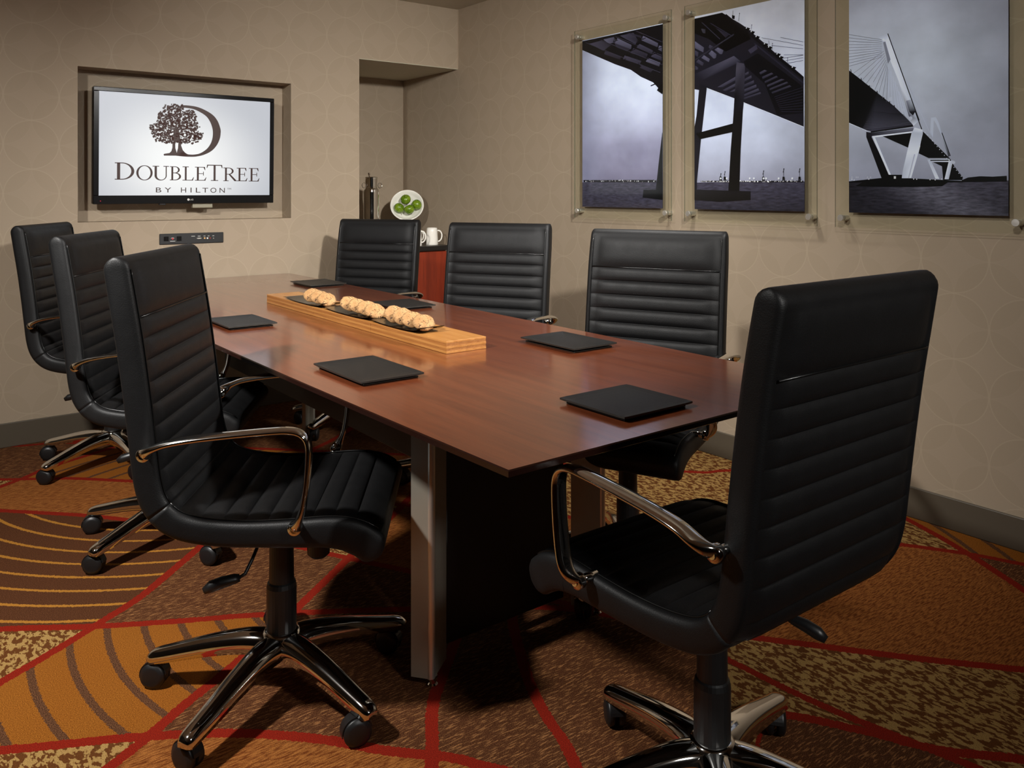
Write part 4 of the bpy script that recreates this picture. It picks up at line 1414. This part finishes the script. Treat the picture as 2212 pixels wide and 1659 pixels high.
def paint2(k):
    f = lambda X, Y: (1470 + X / 6.637, Y / 6.637)
    g = lambda X, Y: (1470 + X / 6.637, 240 + Y / 6.637)
    hz = k.pt(*g(900, 1018))[1]

    def sky(u, v):
        c = mixc(lin(122, 120, 132), lin(188, 192, 206), min(1, v * 2.4))
        return mixc(c, lin(178, 178, 184), min(1, max(0, (v - .6) / .3)))
    k.grid(hz, PZ1, sky, 0)
    k.grid(PZ0, hz, lambda u, v: mixc(lin(44, 41, 50), lin(66, 62, 76), v), 1, 4, 6)
    # deck
    k.poly([f(*q) for q in [(190, 268), (590, 180), (720, 260), (840, 330), (960, 410), (1080, 520), (1200, 620), (1320, 730), (1450, 840), (1600, 960), (1755, 1095), (1760, 1100)]] +
           [g(*q) for q in [(1760, 222), (1215, 0)]] + [f(*q) for q in [(900, 1470), (770, 1412), (370, 1260), (255, 1290), (190, 1280)]], DK2)
    k.poly([f(*q) for q in [(190, 268), (590, 180), (960, 430), (1000, 560), (640, 740), (400, 560), (190, 480)]], VK)
    k.poly([f(*q) for q in [(900, 880), (1100, 760), (1700, 1200), (1755, 1290), (1755, 1620), (1380, 1655), (1200, 1200), (930, 960)]], DK)
    k.line(f(640, 210), f(1755, 1125), .009, DK); k.line(f(1050, 620), f(1755, 1190), .006, lin(44, 42, 56))
    for c, cc in (([(200, 590), (330, 680), (320, 750), (200, 690)], GR2), ([(200, 720), (255, 750), (240, 815), (200, 790)], GR1), ([(410, 640), (465, 665), (420, 700), (395, 680)], GR1),
                  ([(440, 720), (510, 775), (500, 830), (470, 840), (395, 770)], GR2), ([(530, 680), (610, 720), (590, 775), (560, 775), (480, 710)], GR2), ([(330, 790), (415, 845), (400, 890), (290, 830)], GR2),
                  ([(250, 850), (330, 900), (310, 945), (215, 890)], GR1), ([(205, 940), (250, 970), (240, 1000), (205, 1000)], GR1), ([(500, 400), (640, 470), (690, 500), (640, 540)], lin(48, 45, 58)),
                  ([(290, 410), (350, 420), (350, 480), (310, 470)], lin(66, 64, 74))):
        k.poly([f(*q) for q in c], [cc] + [mixc(cc, DK, .45)] * (len(c) - 1))
    k.line(f(200, 860), f(760, 490), .007, lin(46, 44, 54)); k.line(f(300, 320), f(560, 560), .004, lin(48, 46, 58)); k.line(f(420, 330), f(740, 520), .004, lin(44, 42, 54))
    # cross head of the pier
    k.poly([f(*q) for q in [(200, 1060), (760, 800), (860, 880), (300, 1160), (200, 1180)]], [lin(34, 32, 42), lin(84, 80, 96), lin(46, 44, 56), DK2, DK2])
    k.poly([f(*q) for q in [(960, 720), (1080, 640), (1100, 700), (1000, 770)]], lin(62, 58, 74))
    for i, c in enumerate([[(520, 1250), (780, 1100), (780, 1150), (600, 1250)], [(600, 1290), (780, 1195), (775, 1240), (640, 1310)], [(690, 1320), (775, 1275), (772, 1310)],
                           [(920, 1050), (970, 1025), (970, 1060), (920, 1085)], [(915, 1130), (1010, 1080), (1015, 1120), (912, 1170)], [(910, 1210), (1045, 1150), (1050, 1195), (910, 1250)],
                           [(910, 1280), (1080, 1210), (1085, 1250), (910, 1320)], [(908, 1350), (1110, 1265), (1125, 1300), (908, 1385)], [(905, 1400), (1140, 1320), (1150, 1345), (905, 1425)],
                           [(1125, 1040), (1200, 1000), (1240, 1015), (1140, 1070)], [(1165, 1100), (1300, 1040), (1330, 1060), (1170, 1135)], [(1200, 1165), (1370, 1085), (1395, 1105), (1205, 1195)],
                           [(1235, 1220), (1440, 1130), (1490, 1140), (1240, 1250)], [(1270, 1270), (1520, 1170), (1540, 1190), (1275, 1295)], [(1300, 1320), (1560, 1220), (1590, 1240), (1310, 1345)]]):
        cc = mixc(GR1, DK2, .15 * (i % 3)); k.poly([f(*q) for q in c], [cc, mixc(cc, GR2, .3), mixc(cc, DK, .4)] + ([mixc(cc, DK, .6)] if len(c) == 4 else []))
    for i in range(9):
        k.line(f(1340 + i * 12, 1390 + i * 26), f(1750, 1250 + i * 44), .0018, lin(50, 48, 62))
    # legs of the pier
    k.poly([f(270, 1200), f(375, 1240), f(328, 1659), g(290, 400), g(232, 1000), g(228, 1130), g(190, 1130), g(190, 230), f(225, 1659)], lin(24, 23, 30))
    k.poly([f(800, 890), f(905, 910), f(920, 960)] + [f(905, 1450), g(890, 0), g(858, 560), g(838, 1160), g(680, 1160), g(715, 560), g(755, 40), f(770, 1380), f(790, 1000)],
           [lin(70, 66, 78), lin(70, 66, 78), lin(62, 58, 70), DK2, DK, VK, VK, VK, VK, DK, DK, lin(76, 72, 84), lin(88, 84, 98)])
    k.poly([g(*q) for q in [(215, 320), (745, 178), (735, 302), (270, 405)]], VK)
    k.poly([g(*q) for q in [(190, 1125), (720, 1140), (1000, 1150), (1000, 1275), (560, 1300), (190, 1275)]], [lin(30, 29, 31), DK, DK, VK, VK, DK])
    # rail lamps, cables
    for X, Y in ((940, 400), (1010, 450), (1080, 520), (1200, 625), (1260, 670), (1380, 770), (1420, 810), (1600, 960)):
        k.poly([f(X - 25, Y - 20), f(X + 55, Y + 5), f(X + 40, Y + 25), f(X + 20, Y + 55), f(X - 5, Y + 20)], VK)
        k.glow(f(X, Y), .0035, lin(230, 230, 232), 8)
    for a, b in (((830, 300), (842, 190)), ((1012, 420), (1018, 358)), ((745, 270), (748, 150)), ((1310, 720), (1315, 622)), ((1530, 900), (1530, 818)), ((1270, 640), (1260, 580))):
        k.line(f(*a), f(*b), .0016, VK)
    for c in ((842, 190), (1018, 358), (1315, 622)): k.glow(f(*c), .0022, VK, 8)
    k.poly([f(735, 215), (1470 + 775 / 6.637, 225 / 6.637), f(770, 275), f(735, 265)], VK)
    for a, b in (((1160, 540), (1755, 650)), ((1300, 650), (1755, 700)), ((1480, 785), (1755, 785)), ((1450, 835), (1755, 790)), ((1500, 870), (1755, 825)), ((1540, 905), (1755, 865)), ((1430, 535), (1755, 600))):
        k.line(f(*a), f(*b), .0014, lin(70, 70, 76))
    # bright edge below the deck, harbour and cranes
    k.line(f(372, 1262), f(770, 1414), .0022, lin(236, 238, 242)); k.line(f(902, 1470), g(1757, 226), .0022, lin(236, 238, 242))
    harbour(k, g, 290, 690, 1005); harbour(k, g, 845, 1757, 1005)
    for X, H in ((573, 890), (632, 860), (1185, 850), (1475, 820), (1704, 820)):
        k.line(g(X, 1000), g(X, H), .0016, VK)
        k.poly([g(X - 18, 1000), g(X - 14, 940), g(X + 14, 940), g(X + 20, 1000), g(X + 9, 1000), g(X, 960), g(X - 9, 1000)], VK)
        k.line(g(X - 9, H + 60), g(X + 9, H), .0022, VK)
    for X in (575, 660, 990, 1050, 1190, 1225, 1405, 1600):
        k.glow(g(X, 965), .0046, lin(214, 212, 210), 12)


def paint3(k):
    f = lambda X, Y: (1800 + X / 5.369, Y / 5.369)
    g = lambda X, Y: (1800 + X / 5.369, 240 + Y / 5.369)
    hz = k.pt(*g(900, 815))[1]

    def sky(u, v):
        c = mixc(lin(128, 128, 140), lin(166, 170, 178), min(1, v * 1.6))
        c = mixc(c, lin(136, 136, 146), min(1, max(0, (v - .55) / .5)))
        return mixc(c, lin(116, 116, 126), max(0, (u - .55) / .6))
    k.grid(hz, PZ1, sky, 0)

    def water(u, v):
        c = mixc(lin(48, 45, 54), lin(74, 70, 82), v)
        d = max(0, 1 - abs((u - .52) - (.25 - .3 * v)) / .3)
        return mixc(mixc(lin(30, 28, 34), c, min(1, u * 1.6)), lin(120, 116, 128), .6 * d * (.4 + .6 * (v < .95)))
    k.grid(PZ0, hz, water, 1, 8, 6)
    WH = lin(226, 228, 236); LG_ = lin(188, 192, 204)
    # far tower and deck
    k.poly([g(*q) for q in [(1128, 75), (1185, 70), (1210, 120), (1260, 250), (1160, 105), (1155, 250), (1150, 310), (1118, 240)]], LG_)
    k.poly([g(*q) for q in [(1185, 80), (1215, 130), (1260, 250), (1345, 520), (1330, 530), (1240, 260), (1180, 130)]], [LG_, LG_, lin(150, 154, 168), DK2, DK2, LG_, LG_])
    k.line(g(1255, 250), g(1352, 520), .003, DK)
    k.poly([g(*q) for q in [(1035, 235), (1100, 300), (1200, 400), (1345, 545), (1100, 545), (985, 490)]], VK)
    k.poly([g(*q) for q in [(1345, 545), (1400, 640), (1500, 770), (1490, 800), (1270, 800), (1255, 640), (1150, 590)]], VK)
    k.poly([g(*q) for q in [(1085, 560), (1345, 555), (1345, 590), (1100, 590)]], [LG_, WH, WH, LG_]); k.line(g(1120, 572), g(1335, 570), .004, DK)
    k.poly([g(*q) for q in [(1085, 560), (1135, 590), (1225, 785), (1180, 785)]], [LG_, LG_, WH, WH])
    k.poly([g(*q) for q in [(1335, 580), (1385, 570), (1335, 790), (1285, 790)]], [WH, LG_, LG_, WH])
    for i in range(16):
        t_ = i / 15; k.glow(g(1060 + 420 * t_, 245 + 510 * t_ ** 1.02), .0016, WH, 7)
    k.glow(g(1390, 595), .006, lin(196, 198, 206), 12)
    # near deck underside
    k.poly([f(178, 815), f(320, 925), f(500, 1070), f(700, 1230), f(860, 1385)] + [g(*q) for q in [(925, 165), (450, 240), (320, 205), (178, 135)]], [VK, VK, VK, DK2, DK2, DK2, lin(64, 62, 74), DK, VK])
    for i in range(11):
        t_ = i / 10
        k.line(g(330 + 12 * i, 205 - 22 * i * .9), g(915 - 10 * i, 150 - 11 * i), .0012, mixc(lin(96, 94, 106), VK, t_))
    k.line(g(180, 140), g(380, 225), .0022, WH); k.line(g(430, 243), g(925, 172), .005, VK); k.line(g(470, 250), g(925, 205), .002, LG_)
    # near portal below the deck
    k.poly([g(*q) for q in [(378, 240), (440, 250), (925, 190), (925, 250), (445, 290), (440, 300), (650, 740), (640, 790), (560, 790), (378, 300)]], [DK2, DK2, lin(120, 120, 134), lin(60, 58, 70), DK2, DK, VK, VK, VK, DK])
    k.poly([g(*q) for q in [(445, 290), (925, 232), (925, 252), (480, 305), (665, 738), (640, 740)]], WH)
    k.poly([g(*q) for q in [(570, 292), (915, 250), (865, 425)]], VK)
    k.poly([g(*q) for q in [(640, 738), (805, 738), (800, 785), (600, 785)]], VK)
    k.poly([g(*q) for q in [(905, 250), (940, 190), (1030, 215), (1035, 260), (985, 470), (900, 775), (790, 780), (800, 700), (850, 480)]], [LG_, WH, WH, LG_, WH, WH, LG_, LG_, WH])
    k.line(g(1000, 400), g(895, 770), .004, WH); k.line(g(940, 500), g(870, 775), .004, lin(176, 178, 190))
    # near tower
    k.poly([f(515, 430), f(628, 385), f(655, 450), f(990, 1396), g(925, 175), f(870, 1340), f(750, 930), f(640, 660), f(600, 480), f(575, 490), f(575, 560), f(560, 700), f(510, 900), f(460, 890)],
           [LG_, LG_, WH, LG_, WH, lin(60, 56, 72), WH, WH, WH, LG_, LG_, LG_, LG_, LG_])
    k.poly([f(575, 490), f(600, 480), f(660, 690), f(630, 740)], lin(128, 130, 142))
    k.poly([f(840, 1170), f(905, 1150), f(950, 1290), f(920, 1340), f(880, 1300)], [lin(120, 118, 134), LG_, DK2, DK, DK])
    k.line(f(628, 388), f(992, 1396), .0035, DK); k.line(g(945, 0), g(1022, 210), .0035, DK)
    for i in range(11):
        a = (178, 400 + i * 38 if i < 3 else 480 + (i - 2) * 36); b = (560, 460 + i * 20)
        k.line(f(*a), f(*b), .0012, lin(82, 82, 92) if i < 3 or i == 7 else lin(118, 118, 128))
    for i in range(9):
        k.line(f(230 + i * 48, 850 + i * 42), f(585 + i * 6, 590 + i * 26), .001, lin(96, 96, 108))
    for i in range(6):
        k.line(f(640 + i * 24, 760 + i * 60), f(640 + i * 40, 1180 + i * 32), .001, lin(208, 210, 220))
    k.line(f(860, 960), g(1110, 250), .0022, lin(176, 178, 190)); k.line(f(890, 1050), g(1135, 285), .0014, lin(190, 192, 202))
    for X, Y, r in ((450, 975, .008), (660, 1150, .008), (800, 1280, .007), (895, 1370, .007)): k.glow(f(X, Y), r, lin(190, 192, 202), 14)
    k.glow(f(580, 460), .0045, WH, 10)
    for X, Y in ((205, 825), (325, 925), (420, 1010), (510, 1075), (590, 1150), (655, 1195), (710, 1240)):
        k.line(f(X, Y + 14), f(X - 6, Y - 22), .003, VK)
    # island, shore and harbour lights
    k.poly([g(*q) for q in [(255, 868), (340, 825), (480, 800), (880, 795), (1340, 815), (1260, 870), (900, 880), (400, 875)]], VK)
    k.poly([g(*q) for q in [(178, 815), (560, 775), (900, 780), (1500, 810), (1500, 825), (178, 826)]], VK)
    k.poly([g(*q) for q in [(1490, 800), (1560, 770), (1700, 755), (1850, 760), (2010, 750), (2010, 815), (1480, 822)]], VK)
    for X, Y in ((215, 790), (240, 800), (410, 790), (712, 768), (930, 788), (965, 790), (1120, 795), (1180, 797), (1255, 788)): k.glow(g(X, Y), .0022, lin(230, 230, 226), 8)
    for X in (215, 265, 285, 395, 430): k.glow(g(X, 768), .0035, lin(176, 176, 182), 10)
    k.poly([g(*q) for q in [(700, 755), (724, 755), (724, 784), (700, 784)]], lin(214, 212, 208))


picture(1257, 1428, paint1, 'glass mounted photograph of a dark deck underside over pale sky, leftmost of three')
picture(1499.5, 1733, paint2, 'glass mounted photograph with the big dark bridge pier and harbour cranes, middle of three')
picture(1833, 2172.5, paint3, 'glass mounted photograph of the white cable stayed towers, rightmost of three')
